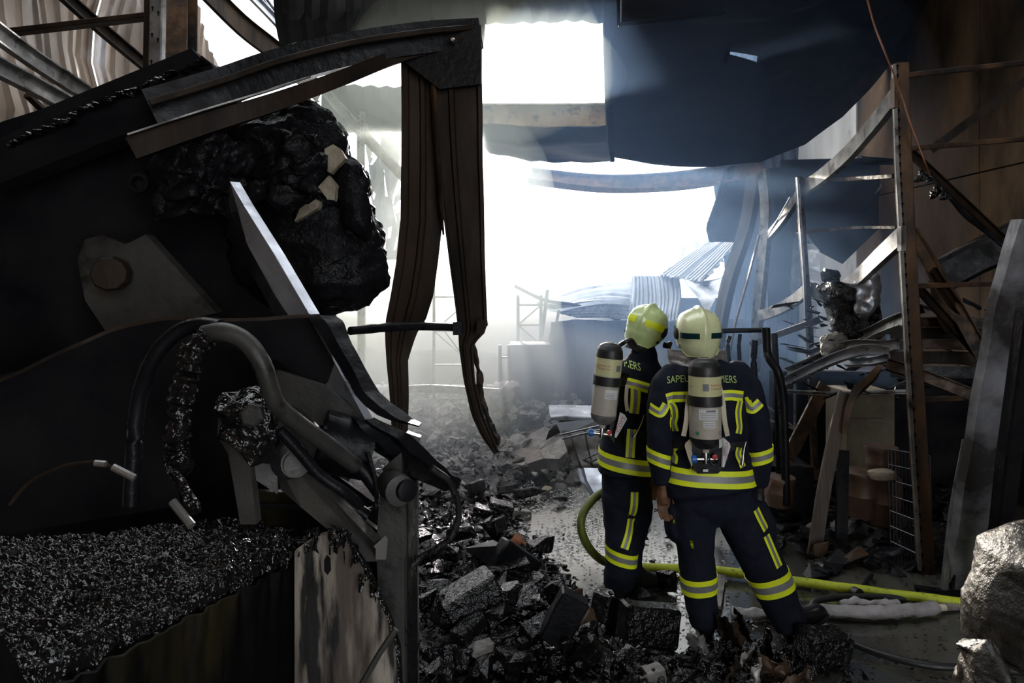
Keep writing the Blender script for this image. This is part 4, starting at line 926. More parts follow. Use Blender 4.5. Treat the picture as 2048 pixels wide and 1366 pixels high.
solo('rubble_chips', fine, M['char'], 'countless wet charred chips covering the rubble bed', 'rubble', kind='stuff')
# pale ash and insulation crumbs farther in
fine = MB()
for _ in range(700):
    y = rg.uniform(6.8, 10.8); x = rg.uniform(-1.9 * y / 8, 1.0)
    s = rg.uniform(0.04, 0.16)
    fine.rock((x, y, heap(x, y) + rg.uniform(0, 0.06) + (0.12 if y > 8 else 0)), (s, s, s * 0.6), rg, 9, rot(rg.uniform(-40, 40), rg.uniform(-40, 40), rg.uniform(0, 180)))
solo('pale_crumbs', fine, M['ash'], 'pale ash-covered crumbs at the far end of the rubble', 'rubble', kind='stuff')
# floating flakes on the wet floor and scraps at the right
fine = MB()
for _ in range(2600):
    y = 3.4 + 6 * rg.random() ** 1.3; x = rg.uniform(0.1, 3.4 * min(1, y / 4.6))
    s = rg.uniform(0.005, 0.028)
    fine.rock((x, y, 0.003), (s * 1.5, s, 0.006), rg, 7, rot(0, 0, rg.uniform(0, 180)))
solo('floating_flakes', fine, M['char'], 'small black flakes scattered over the wet floor', 'flakes', kind='stuff')
fine = MB()
for _ in range(420):
    px = rg.uniform(1500, 1990); y = rg.uniform(4.75, 6.6) if px > 1600 else rg.uniform(5.2, 6.8)
    x = (px - 1024) / F * y
    s = rg.uniform(0.03, 0.16)
    fine.rock((x, y, rg.uniform(0.0, 0.05) + (y - 4.7) * 0.04), (s * rg.uniform(.6, 2.2), s, s * rg.uniform(.15, .5)), rg, 9, rot(rg.uniform(-35, 35), rg.uniform(-35, 35), rg.uniform(0, 180)))
solo('scattered_scraps', fine, M['black_gloss'], 'burnt scraps littering the floor below the right-hand shelves', 'scraps', kind='stuff')

fine = MB()
for _ in range(6500):
    y = 4.0 + 4.6 * rg.random(); x = rg.gauss(interp(EDGE, y)[0] + 0.35, 0.38)
    if noise.noise(Vector((x * 2.2, y * 1.6, 4.4))) < -0.12 or heap(x, y) > 0.06: continue
    s = rg.uniform(0.004, 0.016)
    fine.rock((x, y, 0.002 + heap(x, y) * 0.8), (s * rg.uniform(1.2, 3), s, 0.008), rg, 6, rot(rg.uniform(-14, 14), rg.uniform(-14, 14), rg.uniform(-40, 40)))
solo('foam_flecks', fine, mat('wet_pale_fleck', (0.7, 0.72, 0.75), rough=(0.15, 0.15)), 'pale wet foam flecks glittering on the water beside the rubble', 'flakes', kind='stuff')

# individually countable chunks
def onheap(px, py, lift=0.0):
    """where the ray of that pixel meets the rubble"""
    Y = 3.2
    while Y < 13:
        p = W(px, py, Y)
        if p.z <= heap(p.x, Y) + lift: return p
        Y += 0.01
    return W(px, py, 12)
def chunk(px, py, wpx, hpx, seed, r=(0, 0, 0), dep=0.8, kind='rock', m='char', name='charred_lump', label=None, cat='rubble', group=None, npts=14):
    p = onheap(px, py + hpx * 0.4)
    s = p.y / F
    rr_ = random.Random(seed)
    w, h = wpx * s, hpx * s
    c = Vector((p.x, p.y, max(p.z, h * 0.3) + h * 0.25))
    R = rot(*r)
    mb = MB()
    if kind == 'rock': mb.rock(c, (w, w * dep, h), rr_, npts, R)
    else:
        bm = bmesh.new(); bmesh.ops.create_cube(bm, size=1)
        for v in bm.verts: v.co = Vector((v.co.x * w * rr_.uniform(.92, 1.05), v.co.y * w * dep * rr_.uniform(.92, 1.05), v.co.z * h * rr_.uniform(.92, 1.05)))
        bmesh.ops.bevel(bm, geom=bm.edges[:], offset=min(w, h) * 0.06, segments=1, affect='EDGES')
        bmesh.ops.subdivide_edges(bm, edges=[e for e in bm.edges if e.calc_length() > 0.08], cuts=2, use_grid_fill=True)
        vs = []
        for v in bm.verts:
            q = v.co + noise.noise_vector(v.co * 22 + Vector((seed, 0, 0))) * 0.006
            vs.append(R @ q + c)
        bm.verts.index_update()
        mb.add(vs, [tuple(v.index for v in f.verts) for f in bm.faces])
        bm.free()
    return solo(name, mb, M[m], label, cat, group, smooth=35 if kind != 'rock' else None)
NAMED = [
    (1296, 1262, 118, 78, (25, 12, 14), 0.42, 'box', 'char', 'charred_block', 'flat-faced black block lying before the rear firefighter\'s boots'),
    (1226, 1232, 78, 52, (30, 24, 30), 0.7, 'box', 'char', 'charred_block', 'wet ribbed block with light top leaning on the flat-faced black block'),
    (942, 1188, 118, 62, (24, -24, 20), 0.8, 'box', 'char', 'charred_block', 'charred block with a bright wet slanting top, near the frame post'),
    (1030, 1118, 96, 66, (10, 38, 20), 0.4, 'box', 'black_gloss', 'charred_slab', 'steep dark slab standing like a roof in the rubble'),
    (1000, 1138, 118, 34, (0, -10, 10), 0.5, 'box', 'char', 'charred_beam', 'dark squared beam lying below the steep slab'),
    (1060, 1165, 60, 34, (10, -6, 30), 0.8, 'rock', 'char', 'charred_lump', 'round-topped lump right below the dark squared beam'),
    (1128, 1220, 60, 110, (0, 28, 0), 0.6, 'box', 'black_gloss', 'charred_beam', 'black beam sloping down right in the middle of the near rubble'),
    (1110, 1180, 54, 50, (20, 10, 30), 0.8, 'rock', 'char', 'charred_lump', 'dark blunt lump at the water\'s edge left of the rear boots'),
    (1165, 1222, 44, 44, (20, 10, 30), 0.8, 'rock', 'rust', 'charred_lump', 'reddish-black rounded lump left of the ribbed block'),
    (1035, 1082, 34, 34, (20, 30, 0), 0.15, 'rock', 'copper', 'orange_scrap', 'orange-brown scrap sticking up at the edge of the water'),
    (1155, 1196, 24, 40, (0, 10, 20), 0.2, 'rock', 'brown', 'pointed_scrap', 'small pointed brown scrap standing in the water'),
    (1330, 1165, 46, 44, (10, 12, 30), 0.8, 'rock', 'char', 'charred_lump', 'charred lump standing in water beyond the boots, between the two firefighters'),
    (1290, 1195, 54, 30, (0, 0, 20), 0.8, 'rock', 'char', 'charred_lump', 'low charred lump right of the rear firefighter\'s boots'),
    (1080, 1090, 60, 36, (10, 0, 30), 0.8, 'rock', 'char', 'charred_lump', 'flaky lump beside the orange-brown scrap'),
    (925, 1060, 80, 46, (0, 0, 30), 0.8, 'rock', 'char', 'charred_lump', 'broad dark lump behind the drooping cable'),
    (960, 1100, 90, 50, (0, 10, 0), 0.8, 'rock', 'black_gloss', 'crumpled_wrap', 'crumpled dark wrap left of the steep slab'),
    (1000, 1016, 50, 34, (5, 12, 0), 0.8, 'box', 'char', 'charred_block', 'small dark block by the pale broken board'),
    (982, 1046, 46, 30, (0, 0, 30), 0.8, 'rock', 'char', 'charred_lump', 'dark knob between the small block and the broad lump'),
    (1030, 1024, 70, 16, (5, 14, 30), 0.3, 'box', 'ash', 'broken_board', 'pale broken board lying at the water\'s edge'),
    (868, 975, 60, 22, (30, 22, 20), 0.5, 'rock', 'ash', 'pale_plate', 'pale oval plate lying behind the folded black plate'),
    (1060, 988, 76, 26, (0, -4, 10), 0.5, 'rock', 'char', 'charred_lump', 'flat dark lump with a beige tip in the far rubble'),
    (1092, 984, 26, 18, (0, 0, 10), 0.8, 'rock', 'beige', 'insulation_lump', 'small beige lump on the end of the flat dark lump'),
    (1120, 1000, 34, 16, (0, 0, 10), 0.8, 'rock', 'char', 'charred_lump', 'small lump in the glittering water near the metal door'),
    (960, 1295, 52, 50, (10, 10, 20), 0.8, 'rock', 'ash', 'ashy_lump', 'ashy light-topped lump low in the foreground rubble'),
    (1180, 1290, 90, 66, (10, 10, 50), 0.8, 'rock', 'char', 'charred_lump', 'large rounded black lump left of the flat-faced block'),
    (1240, 1340, 80, 44, (10, 10, 50), 0.8, 'rock', 'char', 'charred_lump', 'black lump at the bottom edge right of the pale standing tube'),
    (1296, 1350, 66, 34, (20, -10, 10), 0.6, 'box', 'ash', 'pale_slab', 'tan flat slab flecked with black at the bottom edge'),
    (1120, 1330, 60, 40, (10, 10, 50), 0.8, 'rock', 'char', 'charred_lump', 'black lump left of the pale standing tube'),
    (1645, 1300, 92, 56, (0, 6, 8), 0.7, 'box', 'char', 'charred_block', 'black block under the front firefighter\'s raised boot'),
    (1700, 1118, 74, 30, (0, -14, 10), 0.5, 'rock', 'rust', 'charred_wedge', 'reddish wedge-shaped chunk lying on the floor by the leaning plank'),
    (1556, 1090, 38, 34, (0, 8, 30), 0.8, 'rock', 'char', 'charred_lump', 'round lump on the floor right of the front firefighter\'s knee'),
    (1640, 1105, 34, 40, (0, 10, 0), 0.2, 'rock', 'rust', 'pointed_scrap', 'rusty pointed scrap at the foot of the leaning plank'),
    (1690, 1060, 60, 26, (0, 10, 10), 0.6, 'rock', 'ash', 'pale_scrap', 'pale scrap pile right of the black upright post'),
    (1600, 1070, 70, 16, (0, -26, 10), 0.2, 'rock', 'ash', 'pale_scrap', 'pale curved scrap leaning by the tube frame'),
]
for i, (px, py, w, h, r, d, k, m, nm, lb) in enumerate(NAMED):
    r = (-r[0] * 0.35, r[1], r[2])
    chunk(px, py, w, h, 100 + i, r, d, k, m, nm, lb)
# more chunks of the heap, alike
rg = random.Random(99)
for i in range(120):
    px = rg.uniform(835, 1200); py = rg.uniform(925, 1366)
    if i % 2: py = rg.uniform(1100, 1366); px = rg.uniform(835, 1330 if py > 1290 else 1160)
    p = onheap(px, py)
    if heap(p.x, p.y) < 0.02: continue
    s = rg.uniform(0.07, 0.18)
    wpx = s / p.y * F
    chunk(px, py, wpx, wpx * rg.uniform(.4, .8), 300 + i, (rg.uniform(-30, 30), rg.uniform(-30, 30), rg.uniform(0, 90)), rg.uniform(.5, 1), 'box' if i % 4 == 0 else 'rock', 'char', 'charred_chunk', 'square-cut charred chunk in the rubble heap left of the firefighters' if i % 4 == 0 else 'jagged charred chunk in the wet rubble heap left of the firefighters', 'rubble', 'square-cut charred chunks in the left rubble heap' if i % 4 == 0 else 'jagged charred chunks in the left rubble heap')
for i in range(26):
    px = rg.uniform(1060, 1560); py = rg.uniform(1325, 1400)
    chunk(px, py, rg.uniform(30, 60), rg.uniform(18, 34), 500 + i, (rg.uniform(-30, 30), rg.uniform(-30, 30), rg.uniform(0, 90)), .8, 'rock', 'char', 'charred_chunk', 'charred chunk along the bottom edge, before the front firefighter', 'rubble', 'charred chunks along the bottom edge')

# crumpled charred paper/film shards in front of the front firefighter
rg = random.Random(41)
SH = [(1402, 1296, 44, 46, 'white_shard', 'flap'), (1462, 1272, 46, 60, 'curled_shard', 'brownsteel'), (1484, 1262, 18, 66, 'thin_shard', 'char'), (1532, 1302, 26, 70, 'curled_shard', 'char'),
      (1440, 1322, 60, 34, 'glossy_shard', 'black_gloss'), (1500, 1318, 58, 36, 'glossy_shard', 'flap'), (1386, 1326, 66, 30, 'glossy_shard', 'black_gloss'), (1560, 1345, 80, 50, 'brown_shard', 'rust'),
      (1470, 1352, 50, 40, 'curled_shard', 'brownsteel'), (1520, 1352, 30, 44, 'white_shard', 'flap'), (1420, 1350, 60, 30, 'glossy_shard', 'crust'), (1600, 1366, 90, 34, 'brown_shard', 'rust')]
LB = ['whitish curled shard at the front firefighter\'s left foot', 'tall curled brown shard between the front firefighter\'s feet', 'thin black spiky shard beside the tall curled brown one', 'upright finger-like black shard right of the curled ones',
      'glossy dark shard left in the shard heap', 'bright glossy shard in the middle of the shard heap', 'flat glossy shard at the heap\'s left end', 'brown crumpled shard right of the shard heap',
      'small brown curled shard low in the shard heap', 'whitish shard low in the shard heap', 'wet shard at the bottom of the shard heap', 'long brown crumpled shard at the bottom edge']
for i, ((px, py, w, h, nm, m), lb) in enumerate(zip(SH, LB)):
    p = W(px, py + h / 2, 1365.33 * (H - 0.03) / (py + h / 2 - HY)); s = p.y / F
    ph = rg.uniform(0, 6)
    def fn(u, v, p=p, w=w*s, h=h*s, ph=ph, i=i):
        x = (u - 0.5) * w * (1 - 0.35 * v); z = v * h
        q = p + Vector((x + 0.02 * math.sin(ph + v * 3), 0.05 * math.sin(u * 4 + ph) + 0.03 * v, z))
        return q + noise.noise_vector(Vector((u * 4 + i, v * 4, ph))) * 0.02 + noise.noise_vector(Vector((u * 14 + i, v * 14, ph))) * 0.006
    solo(nm, grid(fn, 14, 14, 0.003), M[m], lb, 'shard', smooth=50)
fine = MB()
for _ in range(900):
    px = rg.gauss(1470, 75); py = 1290 + abs(rg.gauss(0, 40)) + abs(px - 1470) * 0.25
    Yf = F * (H - 0.02) / (py - HY); p = W(px, py, Yf)
    s = rg.uniform(.02, .08)
    fine.rock((p.x, p.y, rg.uniform(0.0, 0.08)), (s, s * .8, s * rg.uniform(.2, .7)), rg, 8, rot(rg.uniform(-60, 60), rg.uniform(-60, 60), rg.uniform(0, 180)))
solo('shard_crumbs', fine, M['crust'], 'wet black crumbs heaped between the front firefighter\'s feet', 'rubble', kind='stuff')

# pale standing tube and slats at the bottom edge
t = thing('slat_bundle', 'pale metal channel with thin slats standing at the bottom edge', 'metal slats', W(1200, 1390, 3.2))
part(t, 'channel', MB().plate(WL([(1178, 1322, 3.25), (1204, 1318, 3.2), (1208, 1400, 3.1), (1172, 1400, 3.15)]), 0.03), mat('pale_flecked_metal', (0.5, 0.5, 0.5), (0.4, 0.4, 0.4), (0.3, 0.5), 0.3, 5, c3=(0.02, 0.02, 0.02), sc3=22, t3=(0.56, 0.62)))
for k in range(4):
    part(t, 'slat', MB().plate(WL([(1209 + 6*k, 1322 + 4*k, 3.2), (1212 + 6*k, 1322 + 4*k, 3.2), (1216 + 6*k, 1400, 3.1), (1212 + 6*k, 1400, 3.1)]), 0.03), M['steel' if k % 2 else 'rust'])

# metal door / car-like crumpled sheet left of the rear firefighter
t = thing('crumpled_metal_door', 'shiny folded metal door lying upended left of the rear firefighter', 'metal door', W(1170, 1000, 5.9))
part(t, 'top_lip', strip([(812, 1096, 1192, 6.3), (822, 1098, 1196, 6.2), (834, 1104, 1198, 6.1), (842, 1114, 1200, 6.1)], [(0, 0), (0.3, 0.03), (0.7, 0.02), (1, 0)], 14, 0.004, 0.02, 5), M['silver'], 'bright snow-pale top lip', 50)
part(t, 'upper_face', MB().plate(WL([(1112, 845, 6.1), (1200, 838, 5.95), (1204, 852, 5.95), (1124, 872, 6.05)]), 0.006), M['panel'])
part(t, 'ribbed_face', strip([(862, 1122, 1206, 6.0), (900, 1136, 1208, 5.9), (930, 1150, 1210, 5.8), (938, 1154, 1210, 5.8)], [(0, 0), (0.2, 0.03), (0.24, -0.02), (0.55, 0.0), (0.6, 0.04), (1, 0.02)], 24, 0.004, 0.02, 3), M['steel'], smooth=30)
for a, b in (((1120, 870), (1206, 850)), ((1124, 878), (1206, 858)), ((1152, 926), (1206, 902)), ((1156, 936), (1208, 912)), ((1176, 926), (1206, 962))):
    part(t, 'rib', MB().sweep(WL([(a[0], a[1], 5.86), (b[0], b[1], 5.76)]), box_prof(0.014, 0.014)), M['silver'])
part(t, 'lower_fold', strip([(938, 1152, 1212, 5.75), (965, 1160, 1214, 5.65), (990, 1180, 1212, 5.55), (1003, 1200, 1212, 5.5)], [(0, 0), (0.08, 0.02), (0.16, -0.01), (0.26, 0.02), (1, 0)], 20, 0.004, 0.01, 4), M['silver'], smooth=30)
part(t, 'corner_post', MB().plate(WL([(1148, 850, 6.2), (1158, 838, 6.2), (1124, 838, 6.3), (1098, 862, 6.3), (1092, 880, 6.3)]), 0.01), M['brownsteel'])
# insulation slabs
for i, (o_, m, lb) in enumerate((
    ([(1000, 908, 8.0), (1020, 886, 8.0), (1096, 862, 7.8), (1128, 872, 7.6), (1090, 905, 7.4), (1040, 918, 7.5)], 'ash', 'big pale insulation slab on the rubble left of the metal door'),
    ([(985, 930, 7.4), (1008, 908, 7.6), (1090, 906, 7.3), (1100, 926, 7.0), (1040, 944, 7.0)], 'wood', 'dark edge slab under the big pale insulation slab'),
    ([(1090, 908, 7.2), (1110, 886, 7.3), (1140, 880, 7.3), (1145, 906, 7.0), (1120, 930, 6.9), (1092, 928, 6.9)], 'ash', 'small tilted slab between the big slab and the metal door'))):
    solo('insulation_slab', MB().plate(WL(o_), 0.14).jitter(0.05, 2), M[m], lb, 'slab')
solo('insulation_tuft', rowloft([(874, 1030, 1060), (885, 1015, 1070), (900, 1000, 1050), (915, 990, 1030)], 7.7, 0.15, 24, 20, 0.08, 5, 2, 0.03, 18), M['ash'], 'fluffy pale tuft at the torn end of the hanging strip', 'tuft', smooth=60)
solo('insulation_heap', rowloft([(842, 900, 935), (860, 880, 960), (880, 860, 985), (900, 850, 1000), (925, 845, 1000)], 9.3, 0.5, 40, 30, 0.16, 3, 2, 0.07, 9), M['beige'], 'pale yellowish heap in the smoke behind the hanging strips', 'heap', smooth=60)
solo('shelf_load', rowloft([(770, 985, 1030), (790, 978, 1035), (806, 985, 1020), (820, 990, 1010)], 8.8, 0.2, 30, 20, 0.12, 4, 2, 0.06, 12), M['wood'], 'burnt tangled load hanging on the far ochre rack', 'bundle', smooth=60)

# ---------------------------------------------------------------- hoses and things on the wet floor
def fl(px, py, z=0.03): return W(px, py, F * (H - z) / (py - HY))
hp = [fl(2100, 1228, .035), fl(1960, 1210, .035), fl(1850, 1196, .035), fl(1700, 1177, .035), fl(1560, 1158, .035), fl(1430, 1141, .035), fl(1330, 1136, .035), fl(1270, 1134, .035)]
loop = [W(1240, 1132, 4.8), W(1200, 1118, 4.75), W(1172, 1085, 4.7), W(1162, 1045, 4.7), W(1178, 1008, 4.75), W(1215, 982, 4.85), W(1260, 1000, 4.95), W(1280, 1080, 4.9)]
t = thing('fire_hose', 'yellow fire hose running along the floor and looping beside the rear firefighter', 'hose', fl(1700, 1177, 0))
part(t, 'hose_run', MB().tube(spline(hp, 10), 0.030, 14).jitter(0.004, 6), M['hose'], smooth=60)
part(t, 'hose_loop', MB().tube(spline([hp[-1]] + loop, 10), 0.029, 14), M['hose_dark'], 'olive loop of the hose, shade painted into its colour', 60)
part(t, 'hose_coupling', MB().lathe(W(1211, 1188, 4.05), (0.2, 0.1, 1), [(0, .03), (.05, .03), (.05, .024), (.08, .024)], 14) if False else MB().lathe(fl(1712, 1186, 0.03), (0.3, -1, 0.1), [(-0.02, 0.036), (0.03, 0.036), (0.03, 0.028), (0.035, 0.01)], 16), M['rubber'], 'black round coupling', 40)
bh = [fl(1930, 1336, .02), fl(1850, 1330, .02), fl(1760, 1308, .02), fl(1690, 1280, .02), fl(1650, 1252, .02), fl(1628, 1232, .02), fl(1624, 1212, .03), fl(1640, 1200, .04), fl(1690, 1194, .04), fl(1760, 1194, .03), fl(1810, 1198, .02)]
solo('rubber_hose', MB().tube(spline([fl(2060, 1344, .02)] + bh, 8), 0.020, 12), M['rubber'], 'black rubber hose curving on the floor behind the raised boot', 'hose', smooth=60)
def lump_bar(pts, r, m, name, label, cat, jit=0.012, sc=(1, .6)):
    path = spline(pts, 10); n_ = 14
    prof = [(math.cos(2*math.pi*k/n_) * r * sc[0], math.sin(2*math.pi*k/n_) * r * sc[1]) for k in range(n_)]
    mb = MB().sweep(path, prof, up=Vector((0, 0, 1)))
    mb.jitter(jit, 16); mb.jitter(jit * 0.5, 45)
    return solo(name, mb, M[m], label, cat, smooth=60)
lump_bar([fl(1640, 1222, .03), fl(1720, 1224, .04), fl(1800, 1222, .04), fl(1872, 1215, .04)], 0.055, 'plastic', 'melted_light_fitting', 'melted grey plastic light fitting lying before the yellow hose', 'light fitting')
lump_bar([fl(1462, 1222, .03), fl(1490, 1226, .03), fl(1530, 1228, .03), fl(1590, 1230, .02)], 0.045, 'plastic', 'melted_plastic_bar', 'melted plastic bar lying between the front firefighter\'s legs', 'plastic bar', 0.014)
solo('molten_blob', MB().tube(spline([fl(1680, 1208, .05), fl(1705, 1202, .07), fl(1740, 1206, .06), fl(1800, 1208, .06)], 8), 0.022, 10).jitter(0.018, 22), M['plastic'], 'whitish molten blob on top of the melted light fitting', 'plastic blob', smooth=60)
solo('fitting_cap', MB().tube([fl(1874, 1216, .03), fl(1890, 1215, .03)], 0.02, 10), M['cream'], 'small cream cap at the end of the melted light fitting', 'cap', smooth=60)
solo('floor_rod', MB().sweep(WL([(1722, 1178, 4.45), (1744, 1150, 4.7)]), box_prof(0.022, 0.022)), M['black_gloss'], 'short dark rod leaning behind the yellow hose', 'rod')
solo('floor_board', MB().plate([fl(1100 + 250, 1120, .01), fl(1378, 1080, .01), fl(1384, 1090, .01), fl(1360, 1140, .01)], 0.02) if False else MB().plate([fl(1433, 1150, .02), fl(1452, 1152, .02), fl(1442, 1215, .02), fl(1424, 1215, .02)], 0.02), M['ash'], 'pale wet board lying behind the front firefighter\'s left leg', 'board')
for k, (a, b) in enumerate((((1840, 1187), (2000, 1215)), ((1830, 1176), (1935, 1190)), ((1880, 1215), (2000, 1205)))):
    solo('floor_slat', MB().sweep([fl(a[0], a[1], .02), fl(b[0], b[1], .02)], box_prof(0.05, 0.03)), M['black_gloss' if k < 2 else 'ash'], ['long dark slat on the floor before the leaning steel board', 'short dark slat at the foot of the slim grey pole', 'pale slat between the light fitting and the bottom right lump'][k], 'slat')
# ---------------------------------------------------------------- firefighters
def limb(pts, Y0, n=24, ex=2.3, cap=True):
    """pts: (px, py, dy, halfwidth px, halfdepth m or None)"""
    path = [W(p[0], p[1], Y0 + 0) + Vector((0, p[2], 0)) for p in pts]
    rad = [(p[3] / F * Y0, p[4] if p[4] else p[3] / F * Y0) for p in pts]
    # smooth
    P, R = [], []
    for i in range(len(path) - 1):
        for k in range(5):
            t = k / 5
            P.append(None); R.append((rad[i][0] + (rad[i+1][0]-rad[i][0])*t, rad[i][1] + (rad[i+1][1]-rad[i][1])*t))
    R.append(rad[-1])
    P = spline(path, 5)
    if cap:
        T = tangents(P)
        P = [P[0] - T[0] * R[0][1] * 0.5] + P + [P[-1] + T[-1] * R[-1][1] * 0.5]
        R = [(R[0][0] * 0.5, R[0][1] * 0.5)] + R + [(R[-1][0] * 0.5, R[-1][1] * 0.5)]
    rs = []
    for p, T, (a, b) in zip(P, tangents(P), R):
        S = T.cross(Vector((0, 1, 0)))
        if S.length < 0.2: S = Vector((1, 0, 0))
        S.normalize(); U = S.cross(T).normalized()
        ring = []
        for k in range(n):
            th = 2 * math.pi * k / n; c, s = math.cos(th), math.sin(th)
            x = abs(c) ** (2/ex) * (1 if c >= 0 else -1); y = abs(s) ** (2/ex) * (1 if s >= 0 else -1)
            ring.append(p + S * (a * x) + U * (b * y))
        rs.append(ring)
    return MB().rings(rs)

def bvh(mbs):
    vs, fs = [], []
    for m in mbs:
        o = len(vs); vs += m.v
        fs += [tuple(i + o for i in f) for f in m.f]
    return BVHTree.FromPolygons([tuple(v) for v in vs], fs)

def union(name, mbs, voxel, m, parent, wrinkle=0.0, wsc=7.0, label=None, smooth_it=2):
    big = MB()
    for x in mbs: big.add(x.v, x.f)
    org = world_loc(parent)
    me = bpy.data.meshes.new(name + '_src')
    me.from_pydata([tuple(v - org) for v in big.v], [], big.f)
    bm = bmesh.new(); bm.from_mesh(me)
    bmesh.ops.triangulate(bm, faces=[f for f in bm.faces if len(f.verts) > 4])
    bmesh.ops.recalc_face_normals(bm, faces=bm.faces); bm.to_mesh(me); bm.free()
    o = bpy.data.objects.new(name, me); COL.objects.link(o)
    md = o.modifiers.new('r', 'REMESH'); md.mode = 'VOXEL'; md.voxel_size = voxel; md.use_smooth_shade = True
    s = o.modifiers.new('s', 'SMOOTH'); s.iterations = smooth_it; s.factor = 0.5
    dg = bpy.context.evaluated_depsgraph_get()
    me2 = bpy.data.meshes.new_from_object(o.evaluated_get(dg))
    o.modifiers.clear(); o.data = me2
    bpy.data.meshes.remove(me)
    me2.name = name
    if wrinkle:
        ns = [v.normal.copy() for v in me2.vertices]
        for v, nn in zip(me2.vertices, ns):
            q = v.co
            w = noise.noise(Vector((q.x * wsc, q.y * wsc, q.z * wsc * 1.9))) * wrinkle + noise.noise(Vector((q.x * 22, q.y * 22, q.z * 34))) * wrinkle * 0.35
            v.co = q + nn * w
    me2.materials.clear(); me2.materials.append(m)
    me2.shade_smooth()
    o.parent = parent
    if label: o['label'] = label
    return o

def tape(parent, tree, f, n, name, label=None, thick=0.002, mats=('yellow', 'retro', 'yellow'), split=(0.31, 0.69), off=0.007):
    """f(u, v) -> (origin, direction); rows across v split into three colours"""
    vs_ = [0, split[0] * .5, split[0], (split[0] + split[1]) / 2, split[1], (1 + split[1]) / 2, 1]
    P, last = [], None
    for i in range(n + 1):
        row = []
        for v in vs_:
            o, d = f(i / n, v)
            h = tree.ray_cast(o, d)
            if h[0] is None:
                nr = tree.find_nearest(o + d * 0.3)
                p = nr[0] - d * off
            else: p = h[0] - d * off
            row.append(p)
        P.append(row)
    mb = MB(); m = len(vs_)
    o_ = [p - Vector((0, 0, 0)) for r in P for p in r]
    inner = [p + (f(i / n, v)[1]) * thick for i, r in enumerate(P) for p, v in zip(r, vs_)]
    mb.v = o_ + inner; k = len(o_)
    for i in range(n):
        for j in range(m - 1):
            a, b, c, d = i*m+j, (i+1)*m+j, (i+1)*m+j+1, i*m+j+1
            mb.f.append((a, b, c, d)); mb.m.append(j // 2)
            mb.f.append((d+k, c+k, b+k, a+k)); mb.m.append(j // 2)
        for j, mi in ((0, 0), (m-1, 2)):
            a, b = i*m+j, (i+1)*m+j
            mb.f.append((a, b, b+k, a+k)); mb.m.append(mi)
    uniq = []
    [uniq.append(x) for x in mats if x not in uniq]
    mb.m = [uniq.index(mats[x]) for x in mb.m]
    return part(parent, name, mb, [M[x] for x in uniq], label, 60)

def ring_tape(parent, tree, pa, pb, Y0, wpx, a0=0, a1=360, n=48, dy=0.0, name='reflective_band', R=0.6, tilt_y=0.0):
    """band round a limb: pa, pb pixel ends of its mid-line as seen from behind"""
    A_, B2 = W(pa[0], pa[1], Y0), W(pb[0], pb[1], Y0)
    c = (A_ + B2) / 2 + Vector((0, dy, 0))
    ax = (B2 - A_).normalized()
    up = Vector((0, 1, 0)).cross(ax).normalized()
    if up.z < 0: up = -up
    dep = Vector((0, 1, tilt_y)).normalized()
    w = wpx / F * Y0
    def f(u, v):
        th = math.radians(a0 + (a1 - a0) * u)
        d = ax * math.cos(th) + dep * (-math.sin(th))
        o = c + up * ((0.5 - v) * w) + d * R
        return o, -d
    return tape(parent, tree, f, n, name)

def flat_tape(parent, tree, pts, Y0, wpx, name='reflective_stripe', n=30, off=0.007, mats=('yellow', 'retro', 'yellow')):
    """stripe drawn along pixel points, pressed on to the cloth from behind"""
    path = spline([W(p[0], p[1], Y0 - 0.7) for p in pts], max(2, n // max(1, len(pts) - 1)))
    T = tangents(path); w = wpx / F * Y0
    def f(u, v):
        k = u * (len(path) - 1); i = min(int(k), len(path) - 2); fr = k - i
        p = path[i].lerp(path[i+1], fr); t_ = T[i].lerp(T[i+1], fr)
        s = t_.cross(Vector((0, 1, 0))).normalized()
        q = p + s * ((v - 0.5) * w)
        eye = Vector((0, 0, H))
        # keep the pixel position: aim along the ray from the reference distance
        q2 = eye + (q - eye) * ((Y0 - 0.7) / (Y0 - 0.7))
        return q2, Vector((q.x, q.y, q.z - H)).normalized() if False else Vector((0, 1, 0))
    return tape(parent, tree, f, n, name, off=off, mats=mats)
def fix(px, py, Y0, at): # pixel coordinates measured at Y0, used on a plane at 'at'
    p = W(px, py, Y0); return p

def flat_tape2(parent, tree, pts, Y0, wpx, **kw):
    q = []
    for px, py in pts:
        p = W(px, py, Y0 - 0.10)
        # same x, z on a plane 0.7 m closer: convert back into that plane's pixels
        q.append(((p.x) * F / (Y0 - 0.7) + 1024, HY - (p.z - H) * F / (Y0 - 0.7)))
    return flat_tape(parent, tree, q, Y0, wpx, **kw)

def text_mesh(s, size):
    cu = bpy.data.curves.new('txt', 'FONT'); cu.body = s; cu.size = size; cu.align_x = 'CENTER'; cu.align_y = 'CENTER'
    cu.resolution_u = 3; cu.extrude = 0.0
    o = bpy.data.objects.new('txt', cu); COL.objects.link(o)
    me = bpy.data.meshes.new_from_object(o.evaluated_get(bpy.context.evaluated_depsgraph_get()))
    vs = [v.co.copy() for v in me.vertices]; fs = [tuple(p.vertices) for p in me.polygons]
    bpy.data.objects.remove(o); bpy.data.curves.remove(cu); bpy.data.meshes.remove(me)
    return vs, fs

